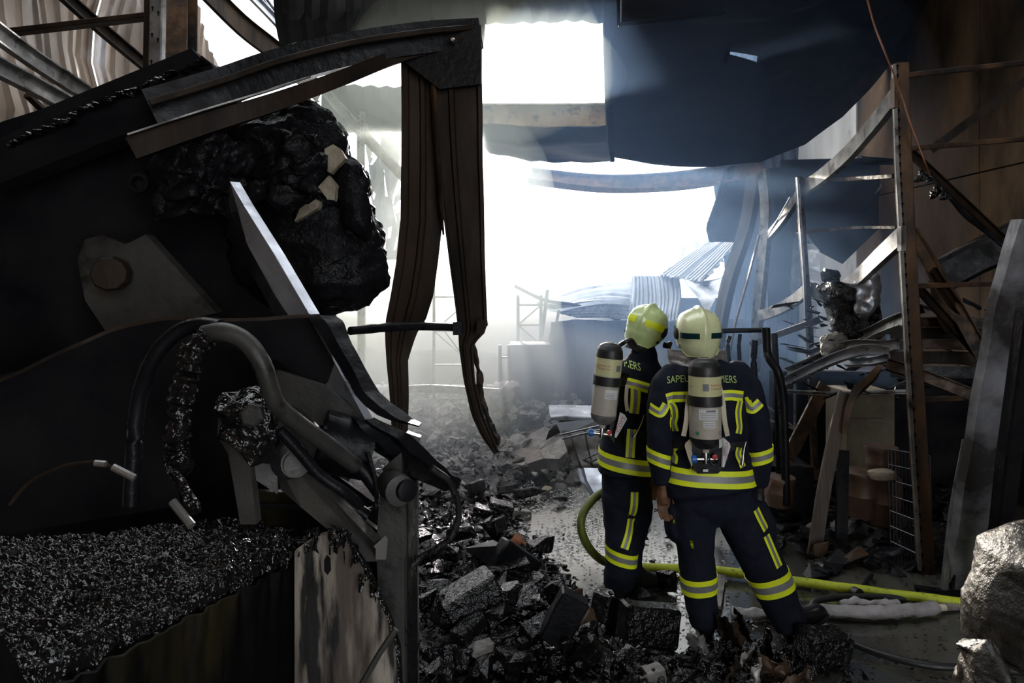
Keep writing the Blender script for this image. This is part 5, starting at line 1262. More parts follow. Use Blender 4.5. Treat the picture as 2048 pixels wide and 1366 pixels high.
def helmet(parent, c, R, m, style):
    """c centre, R 3x3 orientation; local +y is the face side"""
    t = parent
    def surf(az, el, off=0.0):
        # az 0 at the back (-y), el from the crown
        ro, z = math.sin(el), math.cos(el)
        if el > math.pi / 2:
            tt = (el - math.pi / 2) / (math.radians(142) - math.pi / 2)
            ro = 1 - 0.27 * tt ** 1.8; z = -0.93 * tt
        x = math.sin(az) * ro; y = -math.cos(az) * ro
        sx, sy = 0.126, 0.155
        sz = 0.132 if z > 0 else 0.144
        k = 1.0
        # crest along the middle
        w = math.atan2(abs(x), max(1e-4, math.sqrt(y*y + z*z)))
        cr = 0.015 * math.exp(-(x * sx / 0.014) ** 2) * max(0.0, min(1.0, 0.45 + 0.6 * z))
        # moulded shoulder over each side
        sh = (0.004 if el > math.radians(118) else 0.0) + 0.006 * math.exp(-((abs(x) - 0.72) / 0.16) ** 2) * (1 if z > -0.35 else 0.3)
        rr_ = 1 + (cr + sh + off) / 0.135
        return Vector((x * sx * k * rr_, y * sy * k * rr_, z * sz * rr_))
    def emax(az):
        f = max(0.0, (1 - math.cos(az)) / 2 - 0.22) / 0.78     # 0 back, 1 front
        return math.radians(142 - 52 * f ** 0.8)
    def world_(p): return R @ p + c
    nA, nE = 72, 30
    rs = []
    for j in range(nE + 1):
        rs.append([world_(surf(2*math.pi*i/nA, 0.02 + (emax(2*math.pi*i/nA) - 0.02) * j / nE)) for i in range(nA)])
    inner = [[world_(surf(2*math.pi*i/nA, 0.02 + (emax(2*math.pi*i/nA) - 0.02) * j / nE, -0.008)) for i in range(nA)] for j in (nE, nE // 2, 0)]
    h = part(t, 'helmet', MB().rings(rs + inner), m, 'pale yellow-cream firefighter helmet with a ridge' if style == 'front' else 'lime-yellow firefighter helmet with a ridge, tilted right', 60)
    part(h, 'rim_edge', MB().tube([world_(surf(2*math.pi*i/nA, emax(2*math.pi*i/nA), 0.001)) for i in range(nA + 1)], 0.004, 6), m if style == 'front' else m, smooth=60)
    def patch(a0, a1, e0, e1, mm, name, off=0.003):
        f = lambda u, v: world_(surf(math.radians(a0 + (a1 - a0) * u), math.radians(e0 + (e1 - e0) * v), off))
        part(h, name, grid(f, 14, 4, 0.002), mm, smooth=60)
    if style == 'front':
        patch(-66, -14, 92, 104, M['teal'], 'side_reflector'); patch(15, 66, 91, 103, M['teal'], 'side_reflector')
    else:
        patch(-62, -16, 78, 96, M['yellow'], 'side_reflector', 0.002); patch(14, 78, 78, 96, M['yellow'], 'side_reflector', 0.002)
    patch(100, 260, 78, 100, M['black_gloss'], 'visor', 0.004)
    for s in (-1, 1):
        part(h, 'ear_module', MB().lathe(world_(Vector((s * 0.112, -0.005, -0.015))), R @ Vector((s, -0.15, 0)), [(-0.01, 0.036), (0.016, 0.034), (0.022, 0.026), (0.023, 0.0)], 16), M['rubber'], smooth=40)
        part(h, 'clip', MB().box(world_(Vector((s * 0.108, -0.03, -0.085))), (0.018, 0.03, 0.02), R), M['rubber'])
    return h

def glove(parent, wrist, d, m, side, name='glove', curl=0.5, s=1.0):
    """wrist position, d direction of the hand; side +1/-1 where the thumb is (x)"""
    d = d.normalized(); X = Vector((1, 0, 0)); X = (X - d * X.dot(d)).normalized(); Yv = d.cross(X)
    mbs = []
    def tb(pts, rr): mbs.append(MB().tube([wrist + (X * a + Yv * b + d * e) * s for a, b, e in pts], [r * s for r in rr], 10, up=Vector((0.1, 1, 0.05))))
    tb([(0, 0, -0.05), (0, 0, -0.02), (0, 0, 0.02), (0, 0, 0.06), (0, 0, 0.10), (0, 0.004, 0.115)], [0.036, 0.034, 0.032, 0.038, 0.036, 0.026])
    for k, L_ in zip((-1.5, -0.5, 0.5, 1.5), (0.066, 0.078, 0.082, 0.07) if side > 0 else (0.07, 0.082, 0.078, 0.066)):
        x = k * 0.019; c = curl
        tb([(x, 0, 0.085), (x, 0.004, 0.11), (x * 1.05, 0.012 + 0.01*c, 0.11 + L_ * .45), (x * 1.05, 0.03 + 0.02*c, 0.11 + L_ * .8), (x, 0.045 + 0.03*c, 0.11 + L_ * .95)], [0.011, 0.0115, 0.0105, 0.0095, 0.007])
    tb([(side * 0.02, 0.005, 0.02), (side * 0.042, 0.012, 0.045), (side * 0.052, 0.02, 0.08), (side * 0.050, 0.03, 0.105)], [0.014, 0.013, 0.011, 0.008])
    o = union(name, mbs, 0.0045, m, parent, 0.0, smooth_it=1)
    return o

def boot(parent, heel, toe_dir, L_=0.30, pitch=0.0, m=None, top=None):
    """heel on the ground, toe_dir horizontal"""
    T = Vector(toe_dir).normalized(); S = T.cross(Vector((0, 0, 1))).normalized()
    Rm = Matrix.Rotation(math.radians(pitch), 3, S)
    def q(t, s, z): return heel + Rm @ (T * t + S * s + Vector((0, 0, z)))
    rs = []
    for t, w, hh in ((-0.055, .018, .05), (-0.045, .036, .10), (0.0, .043, .16), (0.05, .044, .16), (0.10, .045, .11), (0.15, .050, .088), (0.20, .050, .075), (0.235, .038, .055), (0.25, .015, .03)):
        ring = []
        for k in range(18):
            th = 2*math.pi*k/18; c, s = math.cos(th), math.sin(th)
            ring.append(q(t * L_/0.30, w * abs(c)**0.8 * (1 if c > 0 else -1), 0.012 + hh/2 * (1 + abs(s)**0.8 * (1 if s > 0 else -1))))
        rs.append(ring)
    mbs = [MB().rings(rs)]
    if top: mbs.append(MB().tube(spline([q(0.0, 0, 0.05), q(0.0, 0, 0.12), top.lerp(q(0, 0, 0.12), 0.3), top], 4), 0.056, 16, up=Vector((0, 1, 0.01))))
    b = union('boot', mbs, 0.008, M['leather'], parent, 0.0)
    ol = [(-0.062, .02), (-0.05, .04), (0.0, .044), (0.05, .040), (0.10, .046), (0.16, .054), (0.21, .052), (0.245, .035), (0.258, .012)]
    out = [q(t * L_/0.30, w, 0.0) for t, w in ol] + [q(t * L_/0.30, -w, 0.0) for t, w in reversed(ol)]
    up_ = Rm @ Vector((0, 0, 0.022))
    part(b, 'sole', MB().rings([out, [p + up_ for p in out]]), M['rubber'])
    return b

def person_head(c, R):
    """head and neck under the helmet: skull, brow, nose, chin, ears"""
    def q(x, y, z): return R @ Vector((x, y, z)) + c
    rs = []
    for z, a, b, oy in ((-0.135, .03, .03, .045), (-0.12, .045, .055, .03), (-0.09, .058, .078, .015), (-0.05, .066, .09, .005), (0, .072, .098, 0), (0.05, .073, .098, -.003), (0.085, .06, .08, -.004), (0.105, .03, .04, 0)):
        rs.append([q(a*math.cos(2*math.pi*k/20), oy + b*math.sin(2*math.pi*k/20), z) for k in range(20)])
    out = [MB().rings(rs)]
    nose = MB().tube([q(0, .09, .015), q(0, .105, -.02), q(0, .118, -.04), q(0, .095, -.05)], [.009, .011, .014, .008], 8)
    brow = MB().tube([q(-.045, .085, .02), q(0, .097, .026), q(.045, .085, .02)], .011, 8)
    lips = MB().tube([q(-.022, .086, -.075), q(0, .094, -.077), q(.022, .086, -.075)], .008, 8)
    ears = [MB().tube([q(s*.072, 0, .02), q(s*.082, -.006, 0), q(s*.074, 0, -.03)], .012, 8) for s in (-1, 1)]
    return out + [nose, brow, lips] + ears

def tank_kit(name, label, base, axis, R_, L_, plate_pts, style, Y0, rollx):
    """air cylinder: base point of the valve end, axis upward"""
    t = thing(name, label, 'air tank', base)
    ax = axis.normalized()
    prof = [(0.0, .018), (0.02, .022), (0.03, R_*.55), (0.06, R_*.9), (0.085, R_), (L_-.085, R_), (L_-.05, R_*.95), (L_-.02, R_*.75), (L_-.005, R_*.4), (L_, .004)]
    part(t, 'cylinder', MB().lathe(base, ax, prof, 40), M['tank'], smooth=50)
    a = Vector((1, 0, 0)); a = (a - ax * a.dot(ax)).normalized(); b = a.cross(ax)   # b points towards the camera side
    if b.y > 0: b = -b
    def cyl(th, h, off=0.0): return base + ax * h + (a * math.sin(th) + b * math.cos(th)) * (R_ + off)
    def cap(name_, h0, h1, m, full=True, off=0.0015):
        def f(u, v):
            h = h0 + (h1 - h0) * v; k = interp(prof, h)[0] + off
            th = 2*math.pi*u
            return base + ax * h + (a*math.sin(th) + b*math.cos(th)) * k
        return part(t, name_, grid(f, 40, 14, 0.001), m, smooth=50)
    def patch(name_, th0, th1, h0, h1, m, off=0.002, label_=None):
        f = lambda u, v: cyl(math.radians(th0 + (th1-th0)*u), h0 + (h1-h0)*v, off)
        return part(t, name_, grid(f, 12, 2, 0.0008), m, label_, 50)
    def text(par, s, size, th, h, m, off=0.0045, vert=False, name_='print'):
        vs, fs = text_mesh(s, size)
        mb = MB(); pts = []
        for v in vs:
            x, y = (v.x, v.y) if not vert else (-v.y, v.x)
            pts.append(cyl(math.radians(th) + x / R_, h + y, off))
        mb.add(pts, fs)
        return part(par, name_, mb, m)
    cap('rubber_boot_cap', L_ - 0.098, L_ - 0.001, M['rubber'], off=0.003)
    cap('bottom_paint', 0.025, 0.088, M['rubber'] if style == 'front' else M['flap'])
    if style == 'front':
        patch('bottom_mark', 38, 75, 0.04, 0.086, M['white'], 0.003)
    cap('label_band', L_ - 0.205, L_ - 0.098, M['tanky'])
    cap('strap', L_*0.50, L_*0.50 + 0.056, M['rubber'], off=0.006)
    lb = patch('red_notice', 0 if style == 'front' else -50, 60 if style == 'front' else -2, L_-.172, L_-.128, M['tanky'], 0.0035)
    for k, s in enumerate(('Behälter nur', 'Füllung max.')):
        text(lb, s, 0.017, 34 if style == 'front' else -28, L_ - .142 - .018*k, M['red'])
    lb = patch('red_notice', -80, -62, L_-.172, L_-.128, M['tanky'], 0.0035)
    text(lb, 'bar', 0.017, -68, L_ - .152, M['red'])
    patch('grey_mark', -22, -2, L_-.172, L_-.134, M['greymark'], 0.004) if style == 'front' else patch('grey_mark', 28, 52, L_-.172, L_-.134, M['greymark'], 0.004)
    pl_ = patch('white_label', -38 if style == 'front' else -12, 32 if style == 'front' else 50, .192, .248, M['white'], 0.003)
    for k in range(4): patch('label_line', -32 if style == 'front' else -6, 26 if style == 'front' else 30, .198 + .009*k, .2002 + .009*k, M['greymark'], 0.0045)
    if style == 'front':
        patch('barcode', -12, 22, .234, .245, M['greymark'], 0.0045)
        patch('white_label', -22, 20, .150, .184, M['white'], 0.003)
        for k in range(3): patch('label_line', -18, 16, .156 + .009*k, .1582 + .009*k, M['greymark'], 0.0045)
        text(t, 'CE', 0.032, 48, .118, M['greymark'], name_='ce_mark')
        th = math.radians(-42)
        vs = [cyl(th + x / R_, .118 + y, .0045) for x, y in ((0, .014), (.011, 0), (0, -.014), (-.011, 0))]
        part(t, 'green_diamond', MB().add(vs, [(0, 1, 2, 3)]), M['green'])
    # valve
    part(t, 'valve', MB().tube([base, base - ax*.03, base - ax*.06], [.014, .017, .012], 10), M['chrome'], smooth=50)
    part(t, 'valve_body', MB().tube([base - ax*.035 - a*.05, base - ax*.035 + a*.06], .012, 10), M['chrome'], smooth=50)
    part(t, 'blue_knob', MB().lathe(base - ax*.035 - a*.05, -a, [(0, .018), (.004, .022), (.026, .022), (.03, .016)], 14), M['blue'], smooth=40)
    part(t, 'red_gauge', MB().lathe(base - ax*.02 + a*.045 + b*.01, b, [(0, .014), (.01, .015), (.012, .01)], 14), M['red'], smooth=40)
    return t, a, b, ax

# ======================= front firefighter
Y1 = 3.88
fa = thing('person', 'front firefighter in navy turnout suit and cream helmet, legs spread, seen from behind', 'person', Vector((W(1440, 1000, Y1).x, Y1, 0)))
torso = limb([(1400, 712, .02, 30, .07), (1402, 726, .02, 44, .09), (1404, 740, .02, 68, .11), (1407, 762, .03, 80, .13), (1411, 800, .03, 82, .14), (1414, 850, .03, 77, .14), (1416, 895, .03, 76, .14), (1418, 935, .03, 86, .155), (1419, 970, .03, 92, .165), (1420, 980, .03, 90, .16)], Y1, 40, 2.5, cap=False)
hips = limb([(1420, 940, .03, 74, .13), (1424, 985, .03, 84, .14), (1428, 1010, .03, 82, .14), (1430, 1030, .03, 60, .12)], Y1, 36, 2.4)
armL = limb([(1352, 745, .03, 24, .075), (1330, 775, .02, 26, .08), (1320, 820, .01, 25, .075), (1317, 870, .0, 22, .07), (1318, 920, .0, 21, .065), (1324, 962, .01, 19, .055)], Y1)
armR = limb([(1470, 742, .03, 26, .08), (1494, 772, .02, 28, .085), (1508, 820, .01, 27, .08), (1516, 868, .0, 25, .075), (1519, 920, .0, 23, .07), (1516, 968, .01, 20, .06)], Y1)
legL = limb([(1386, 990, .03, 44, .13), (1388, 1050, .03, 44, .12), (1393, 1105, .02, 35, .105), (1398, 1150, .02, 35, .1), (1402, 1190, .03, 33, .095), (1410, 1235, .04, 30, .09), (1412, 1256, .04, 29, .085)], Y1, cap=False)
legR = limb([(1462, 990, .03, 46, .13), (1488, 1050, .01, 46, .125), (1512, 1105, -.02, 42, .11), (1534, 1150, -.03, 40, .105), (1552, 1190, -.03, 38, .1), (1570, 1228, -.02, 35, .095), (1578, 1246, -.02, 34, .09)], Y1, cap=False)
pocL = limb([(1345, 1015, .03, 14, .07), (1346, 1050, .03, 15, .075), (1349, 1072, .03, 14, .075)], Y1)
pocR = limb([(1512, 1008, .02, 20, .07), (1530, 1045, .0, 19, .08), (1536, 1070, .0, 16, .075)], Y1)
collar = limb([(1399, 690, .03, 24, .07), (1400, 712, .03, 34, .085), (1400, 726, .03, 38, .09)], Y1)
hc1 = W(1399, 662, Y1) + Vector((0, 0.03, 0))
R1 = rot(0, 0, 0)
headm = person_head(hc1 + Vector((0, .01, -.02)), R1)
allm = [torso, hips, armL, armR, legL, legR, pocL, pocR, collar]
body1 = union('body', allm, 0.011, M['navy'], fa, 0.007, 8.0, 'navy turnout jacket and trousers')
union('head', headm, 0.007, M['skin'], fa, 0)
helmet(fa, hc1, R1, M['helmet'], 'front')
def flapfn(u, v):
    x = 1344 + 116 * u
    w = abs(u - 0.5) * 2
    py = 706 + 20 * v + 6 * (1 - w) * v - 10 * w * (1 - v) + 4 * w
    p = W(x, py, Y1); p.y += -0.085 + 0.17 * w * w + 0.02 * (1 - v) - 0.015 * v
    return p + noise.noise_vector(Vector((u*6, v*4, 0))) * 0.008
part(fa, 'neck_flap', grid(flapfn, 40, 10, 0.003), M['flap'], 'silvery neck flap under the helmet', 60)
trT = bvh([torso, hips]); trS = bvh([torso, hips, armL, armR]); trAL = bvh([armL]); trAR = bvh([armR]); trLL = bvh([legL]); trLR = bvh([legR]); trPR = bvh([legR, pocR])
ring_tape(fa, trT, (1331, 943), (1508, 950), Y1, 33, dy=0.03, n=64)
ring_tape(fa, trLL, (1363, 1171), (1432, 1164), Y1, 34, dy=0.02)
ring_tape(fa, trLR, (1500, 1168), (1580, 1142), Y1, 36, dy=-0.03)
ring_tape(fa, trAL, (1298, 908), (1338, 922), Y1, 26)
ring_tape(fa, trAR, (1498, 915), (1540, 902), Y1, 26)
flat_tape2(fa, trS, [(1336, 800), (1352, 796), (1370, 794), (1384, 794)], Y1, 20)
flat_tape2(fa, trS, [(1438, 791), (1460, 790), (1476, 792), (1490, 795)], Y1, 20)
flat_tape2(fa, trAL, [(1301, 817), (1312, 824), (1322, 828), (1328, 824), (1336, 811)], Y1, 18)
flat_tape2(fa, trAR, [(1491, 800), (1498, 812), (1506, 820), (1514, 816), (1525, 806)], Y1, 19)
flat_tape2(fa, trS, [(1342, 806), (1350, 818), (1352, 835), (1350, 850), (1354, 866)], Y1, 13)
flat_tape2(fa, trS, [(1483, 802), (1478, 822), (1479, 840), (1481, 855), (1478, 868)], Y1, 14)
flat_tape2(fa, trT, [(1356, 894), (1348, 908), (1352, 918), (1350, 930)], Y1, 13)
flat_tape2(fa, trT, [(1480, 896), (1477, 910), (1482, 922), (1486, 934)], Y1, 13)
flat_tape2(fa, trLR, [(1514, 1020), (1522, 1038), (1533, 1060)], Y1, 15)
flat_tape2(fa, trLR, [(1532, 1070), (1540, 1090), (1548, 1110), (1556, 1130)], Y1, 15)
flat_tape2(fa, trLL, [(1358, 1090), (1360, 1115), (1364, 1150)], Y1, 5, mats=('yellow', 'yellow', 'yellow'))
flat_tape2(fa, bvh([pocL]), [(1335, 1025), (1337, 1050)], Y1, 5, mats=('yellow', 'yellow', 'yellow'))
# lettering on the back
def back_text(parent, tree, s, size, cpx, cpy, Y0, m, arch=0.0, skew=0.0, wid=0.39):
    vs, fs = text_mesh(s, size)
    kx = wid / (max(v.x for v in vs) - min(v.x for v in vs))
    for v in vs: v.x *= kx
    c = W(cpx, cpy, Y0 - 0.13); out = []
    for v in vs:
        o = Vector((c.x + v.x, Y0 - 0.7, c.z + v.y - arch * v.x * v.x + skew * v.x))
        h = tree.ray_cast(o, Vector((0, 1, 0)))
        out.append((h[0] if h[0] else Vector((o.x, Y0, o.z))) + Vector((0, -0.006, 0)))
    ok = [abs(p.y) < Y0 - 0.02 and p.y > Y0 - 0.4 for p in out]
    mb = MB().add(out, [f for f in fs if all(ok[i] for i in f)])
    return part(parent, 'lettering', mb, m, 'lime capital letters across the back')
back_text(fa, trS, 'SAPEURS', 0.055, 1370, 761, Y1, M['letter'], 0.1, 0.12, 0.163)
back_text(fa, trS, 'POMPIERS', 0.055, 1443, 760, Y1, M['letter'], 0.1, -0.06, 0.197)
glove(fa, W(1325, 970, Y1), Vector((0.08, 0.05, -1)), M['brownglove'], 1, curl=0.5)['label'] = 'brown leather glove'
glove(fa, W(1517, 978, Y1), Vector((0.02, 0.15, -1)), M['rubber'], -1, curl=0.9)
gl = W(1413, 1250, Y1) + Vector((0, .04, 0))
boot(fa, Vector((gl.x, Y1 + 0.02, 0.003)), (0.25, 1, 0), 0.30, 0, top=gl)
gr = W(1577, 1240, Y1) + Vector((0, -.02, 0))
boot(fa, Vector((gr.x + 0.02, Y1 - 0.02, 0.035)), (1, 0.35, 0), 0.30, 22, top=gr)
# whistle-like clip hanging at the right hip
part(fa, 'hanging_clip', MB().tube(spline(WL([(1492, 884, 3.70), (1488, 900, 3.69), (1486, 915, 3.69), (1484, 930, 3.69)]), 5), [.004, .004, .004, .004, .004, .005, .005, .006, .006, .007, .008, .009, .010, .011, .012, .012], 8), M['chrome'], smooth=50)
part(fa, 'belt', (lambda f: f)(grid(lambda u, v: (lambda th, z: (lambda h: (h[0] if h[0] else Vector((W(1416, 880, Y1).x, Y1, z))) + Vector((math.cos(th), math.sin(th), 0)) * 0.006)(trT.ray_cast(Vector((W(1416, 880, Y1).x, Y1 + .03, z)) + Vector((math.cos(th), math.sin(th), 0)) * 0.6, -Vector((math.cos(th), math.sin(th), 0)))))(2*math.pi*u, W(1416, 876 + 16*v, Y1).z), 48, 2, 0.002)), M['rubber'], smooth=60)
# breathing set
Y1t = 3.70
tb = W(1411, 905, Y1t)
tk, ta, tb_, tax = tank_kit('air_tank', 'grey air tank on the front firefighter\'s back, black domed top', tb, W(1409, 714, Y1t) - tb, 0.0845, (W(1409, 714, Y1t) - tb).length, None, 'front', Y1t, 0)
bp = WL([(1384, 880), (1440, 880), (1444, 900), (1443, 938), (1434, 946), (1394, 946), (1385, 938), (1382, 900)], Y1t + 0.02)
part(tk, 'backplate', MB().plate(bp, 0.03), M['black_gloss'])
part(tk, 'backplate', MB().plate(WL([(1396, 735), (1428, 735), (1440, 880), (1384, 880)], Y1t + 0.095), 0.02), M['black_gloss'])
wg = part(tk, 'side_wing', MB().plate(WL([(1384, 875, Y1t + .03), (1384, 932, Y1t - .02), (1378, 918, Y1t), (1370, 892, Y1t + .05), (1372, 886, Y1t + .05)]), 0.008), M['cream'])
wg = part(tk, 'side_wing', MB().plate(WL([(1446, 875, Y1t + .0), (1458, 886, Y1t + .04), (1460, 893, Y1t + .04), (1447, 934, Y1t - .01), (1444, 934, Y1t - .01)]), 0.008), M['white'])
for s, m, dx in (('SABRE', 'greymark', 1449), ('CONTOUR', 'red', 1454)):
    vs, fs = text_mesh(s, 0.021 if s == 'SABRE' else 0.019)
    c = W(dx, 902, Y1t - 0.02)
    part(wg, 'print', MB().add([c + Vector((-v.y, 0.0 + (-v.y) * 0.5, v.x)) for v in vs], fs), M[m])
part(tk, 'white_tag', MB().box(W(1411, 941, Y1t - .01), (.028, .004, .014)), M['white'])
part(tk, 'air_pipe', MB().tube(spline(WL([(1418, 912, 3.69), (1422, 926, 3.68), (1432, 930, 3.68), (1438, 920, 3.70)]), 5), .005, 8), M['rubber'], smooth=50)
for s in (-1, 1):
    part(tk, 'shoulder_strap', MB().sweep(spline(WL([(1411 + s*20, 742, 3.74), (1411 + s*34, 800, 3.73), (1411 + s*38 , 840, 3.72), (1411 + s*44, 872, 3.73)]), 5), box_prof(0.026, 0.005), up=Vector((0, -1, 0)), twist=[math.pi/2 * 0]*16), M['cream'] if True else M['rubber'])

# ======================= rear firefighter
Y2 = 4.40
fb = thing('person', 'rear firefighter in navy suit and tilted lime helmet, left of the other one', 'person', Vector((W(1260, 1000, Y2).x, Y2, 0)))
torso = limb([(1284, 706, .02, 22, .07), (1284, 722, .02, 34, .09), (1282, 738, .02, 48, .12), (1278, 765, .03, 54, .15), (1270, 810, .03, 56, .16), (1262, 855, .03, 54, .16), (1256, 895, .03, 54, .16), (1254, 925, .03, 55, .17), (1254, 945, .03, 56, .175)], Y2, 40, 2.4, cap=False)
hips = limb([(1254, 920, .03, 46, .14), (1254, 960, .03, 49, .15), (1256, 1000, .03, 49, .15), (1256, 1015, .03, 40, .13)], Y2, 36)
armR = limb([(1298, 735, .04, 20, .07), (1304, 775, .05, 22, .075), (1308, 830, .06, 21, .07), (1308, 880, .06, 19, .065), (1306, 925, .04, 17, .055)], Y2)
armL = limb([(1258, 740, .10, 22, .08), (1246, 790, .16, 23, .08), (1246, 840, .20, 21, .075), (1256, 880, .34, 19, .07), (1270, 895, .46, 17, .06)], Y2)
legL = limb([(1234, 985, .02, 31, .12), (1238, 1040, .02, 30, .115), (1243, 1090, .0, 31, .11), (1242, 1120, .0, 30, .105), (1238, 1150, .0, 30, .10), (1236, 1172, .0, 30, .095)], Y2, cap=False)
legR = limb([(1274, 985, .05, 32, .12), (1276, 1030, .06, 32, .115), (1272, 1075, .08, 26, .105), (1268, 1115, .1, 22, .095), (1268, 1160, .1, 23, .09)], Y2, cap=False)
collar = limb([(1290, 692, .02, 20, .065), (1288, 712, .02, 28, .08), (1286, 726, .02, 32, .09)], Y2)
hc2 = W(1297, 650, Y2) + Vector((0, 0.03, 0))
R2 = Matrix.Rotation(math.radians(21), 3, 'Y') @ Matrix.Rotation(math.radians(-30), 3, 'Z')
union('body', [torso, hips, armR, armL, legL, legR, collar], 0.011, M['navy'], fb, 0.007, 8.0, 'navy turnout jacket and trousers')
union('head', person_head(hc2 + R2 @ Vector((0, .01, -.02)), R2), 0.007, M['skin'], fb, 0)
helmet(fb, hc2, R2, M['helmet2'], 'rear')
nk = lambda u, v: (lambda a_, q: hc2 + R2 @ Vector((math.sin(a_) * (0.092 - 0.012*v), -math.cos(a_) * (0.108 - .02*v), -0.075 - 0.11 * v)) + noise.noise_vector(Vector((u*7, v*4, 3))) * 0.012)(math.radians(-120 + 240 * u), 0)
part(fb, 'neck_flap', grid(nk, 40, 10, 0.004), M['rubber'], 'black cloth neck flap', 60)
part(fb, 'breathing_mask', MB().lathe(hc2 + R2 @ Vector((0.02, 0.10, -0.07)), R2 @ Vector((0.25, 1, -0.5)), [(-0.02, .055), (.01, .05), (.03, .035), (.06, .03), (.075, .022)], 16), M['rubber'], 'black breathing mask', 50)
part(fb, 'mask_valve', MB().tube(WL([(1328, 690, Y2+.02), (1338, 692, Y2+.0), (1342, 684, Y2+.0)]), [.02, .022, .012], 10), M['rubber'], smooth=50)
part(fb, 'air_hose', MB().tube(spline(WL([(1240, 690, Y2 - .14), (1250, 684, Y2 - .18), (1262, 680, Y2 - .16), (1270, 690, Y2 - .12)]), 6), .014, 10), M['rubber'], smooth=50)
trT = bvh([torso]); trS = bvh([torso, armR, armL]); trAR = bvh([armR]); trLL = bvh([legL]); trH = bvh([hips, legL, legR])
ring_tape(fb, trT, (1201, 913), (1303, 930), Y2, 30, dy=0.03, n=60)
ring_tape(fb, trLL, (1211, 1100), (1272, 1116), Y2, 26, dy=0.0)
flat_tape2(fb, trT, [(1250, 764), (1265, 767), (1280, 771), (1296, 776)], Y2, 19)
flat_tape2(fb, trT, [(1270, 776), (1269, 800), (1266, 825)], Y2, 19)
flat_tape2(fb, trT, [(1262, 856), (1260, 880), (1258, 912)], Y2, 18)
flat_tape2(fb, trAR, [(1284, 775), (1291, 789), (1299, 796), (1308, 792), (1322, 784)], Y2, 15)
flat_tape2(fb, trH, [(1268, 982), (1267, 1008), (1264, 1034)], Y2, 15)
flat_tape2(fb, trH, [(1264, 1040), (1258, 1068), (1248, 1096)], Y2, 16)
back_text(fb, trS, 'SAPEURS POMPIERS', 0.066, 1224, 722, Y2, M['letter'], 0.0, -0.25, 0.37)
gR = glove(fb, W(1306, 940, Y2) + Vector((0, .04, 0)), Vector((0.02, 0.1, -1)), M['brownglove'], -1, curl=0.8)
gR['label'] = 'brown leather glove'
glove(fb, W(1277, 900, Y2 + 0.5), Vector((0.3, 1, 0.1)), M['brownglove'], 1, curl=0.8)
boot(fb, Vector((W(1240, 1180, Y2).x, Y2 - 0.02, 0.003)), (0.35, 1, 0), 0.30, 0, top=W(1237, 1160, Y2))
boot(fb, Vector((W(1272, 1180, Y2).x, Y2 + 0.1, 0.003)), (1, 0.30, 0), 0.29, 0, top=W(1268, 1140, Y2) + Vector((0, .1, 0)))
part(fb, 'hanging_clip', MB().tube(spline(WL([(1288, 830, Y2-.2), (1281, 850, Y2-.2), (1270, 870, Y2-.2), (1266, 876, Y2-.2)]), 5), [.004]*8 + [.006, .007, .008, .009, .010, .011, .012, .012], 8), M['chrome'], smooth=50)
Y2t = 4.20
tb = W(1204, 856, Y2t)
tk, ta, tb_, tax = tank_kit('air_tank', 'tilted air tank on the rear firefighter\'s back with worn bottom', tb, W(1222, 684, Y2t) - tb, 0.079, (W(1222, 684, Y2t) - tb).length, None, 'rear', Y2t, 0)
part(tk, 'backplate', MB().plate(WL([(1236, 745, Y2t + .05), (1256, 748, Y2t + .12), (1250, 890, Y2t + .10), (1226, 886, Y2t + .03), (1214, 870, Y2t + .03)]), 0.02), M['black_gloss'])
wg = part(tk, 'side_wing', MB().plate(WL([(1240, 824), (1250, 830), (1254, 838), (1232, 876), (1229, 873)], Y2t - 0.02), 0.008), M['white'])
vs, fs = text_mesh('SCOTT', 0.034)
c = W(1241, 850, Y2t - 0.028); ang = math.radians(63)
part(wg, 'print', MB().add([c + Vector((v.x*math.cos(ang) - v.y*math.sin(ang), 0, v.x*math.sin(ang) + v.y*math.cos(ang))) for v in vs], fs), M['red'])
part(tk, 'shoulder_strap', MB().sweep(spline(WL([(1254, 770, Y2 - .18), (1252, 800, Y2 - .18), (1255, 822, Y2 - .17)]), 5), box_prof(0.022, 0.005), up=Vector((0, -1, 0))), M['cream'])
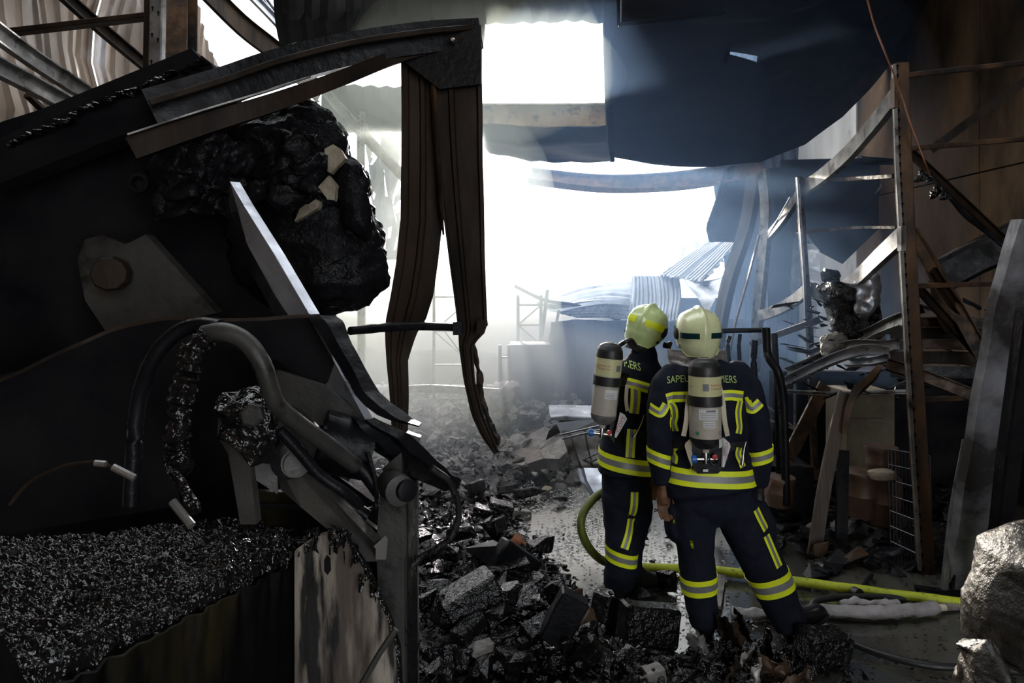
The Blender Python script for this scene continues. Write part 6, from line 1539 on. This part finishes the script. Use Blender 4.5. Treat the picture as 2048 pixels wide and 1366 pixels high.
# ---------------------------------------------------------------- smoke (real scattering volumes, soft because each puff thins out at its rim)
def smoke_mat(name, col, dens, g=0.4):
    m = bpy.data.materials.new(name); m.use_nodes = True
    nt = m.node_tree; nt.nodes.remove(nt.nodes['Principled BSDF'])
    v = nt.nodes.new('ShaderNodeVolumeScatter')
    v.inputs['Color'].default_value = (*col, 1); v.inputs['Density'].default_value = dens; v.inputs['Anisotropy'].default_value = g
    nt.links.new(v.outputs[0], nt.nodes['Material Output'].inputs['Volume'])
    return m
def puff(c, r, m, label, seed=0, amp=0.18):
    bm = bmesh.new(); bmesh.ops.create_icosphere(bm, subdivisions=4, radius=1)
    mb = MB()
    vs = []
    for v in bm.verts:
        n = v.co.normalized()
        k = 1 + noise.noise(n * 1.6 + Vector((seed * 3.1, 0, 0))) * amp + noise.noise(n * 4 + Vector((seed, 5, 0))) * amp * 0.3
        vs.append(Vector(c) + Vector((n.x * r[0], n.y * r[1], n.z * r[2])) * k)
    bm.verts.index_update()
    mb.add(vs, [tuple(v.index for v in f.verts) for f in bm.faces]); bm.free()
    return solo('smoke', mb, m, label, 'smoke', kind='stuff')
SM_L = smoke_mat('warm_grey_smoke', (0.87, 0.95, 0.80), 0.13)
SM_R = smoke_mat('blue_grey_smoke', (0.36, 0.58, 1.0), 0.045)
SM_D = smoke_mat('thick_pale_smoke', (0.95, 0.97, 0.97), 0.30)
puff((-1.7, 9.0, 2.0), (2.5, 2.9, 2.9), SM_L, 'pale greenish smoke filling the aisle behind the hanging strips', 1)
puff((2.2, 8.4, 2.8), (3.2, 2.9, 3.3), SM_R, 'bluish smoke behind the firefighters under the roof sheet', 2)
puff((-0.4, 12.9, 2.6), (3.4, 2.0, 2.2), SM_D, 'bright thick smoke at the far opening', 3)
puff((-0.4, 8.2, 4.7), (1.7, 1.2, 1.0), SM_L, 'smoke curling under the roof beside the skylight hole', 4)

SM_M = smoke_mat('low_mist', (0.80, 0.90, 1.0), 0.055)
puff((0.0, 7.3, 0.75), (2.0, 1.7, 0.95), SM_M, 'thin low mist over the far rubble', 5)
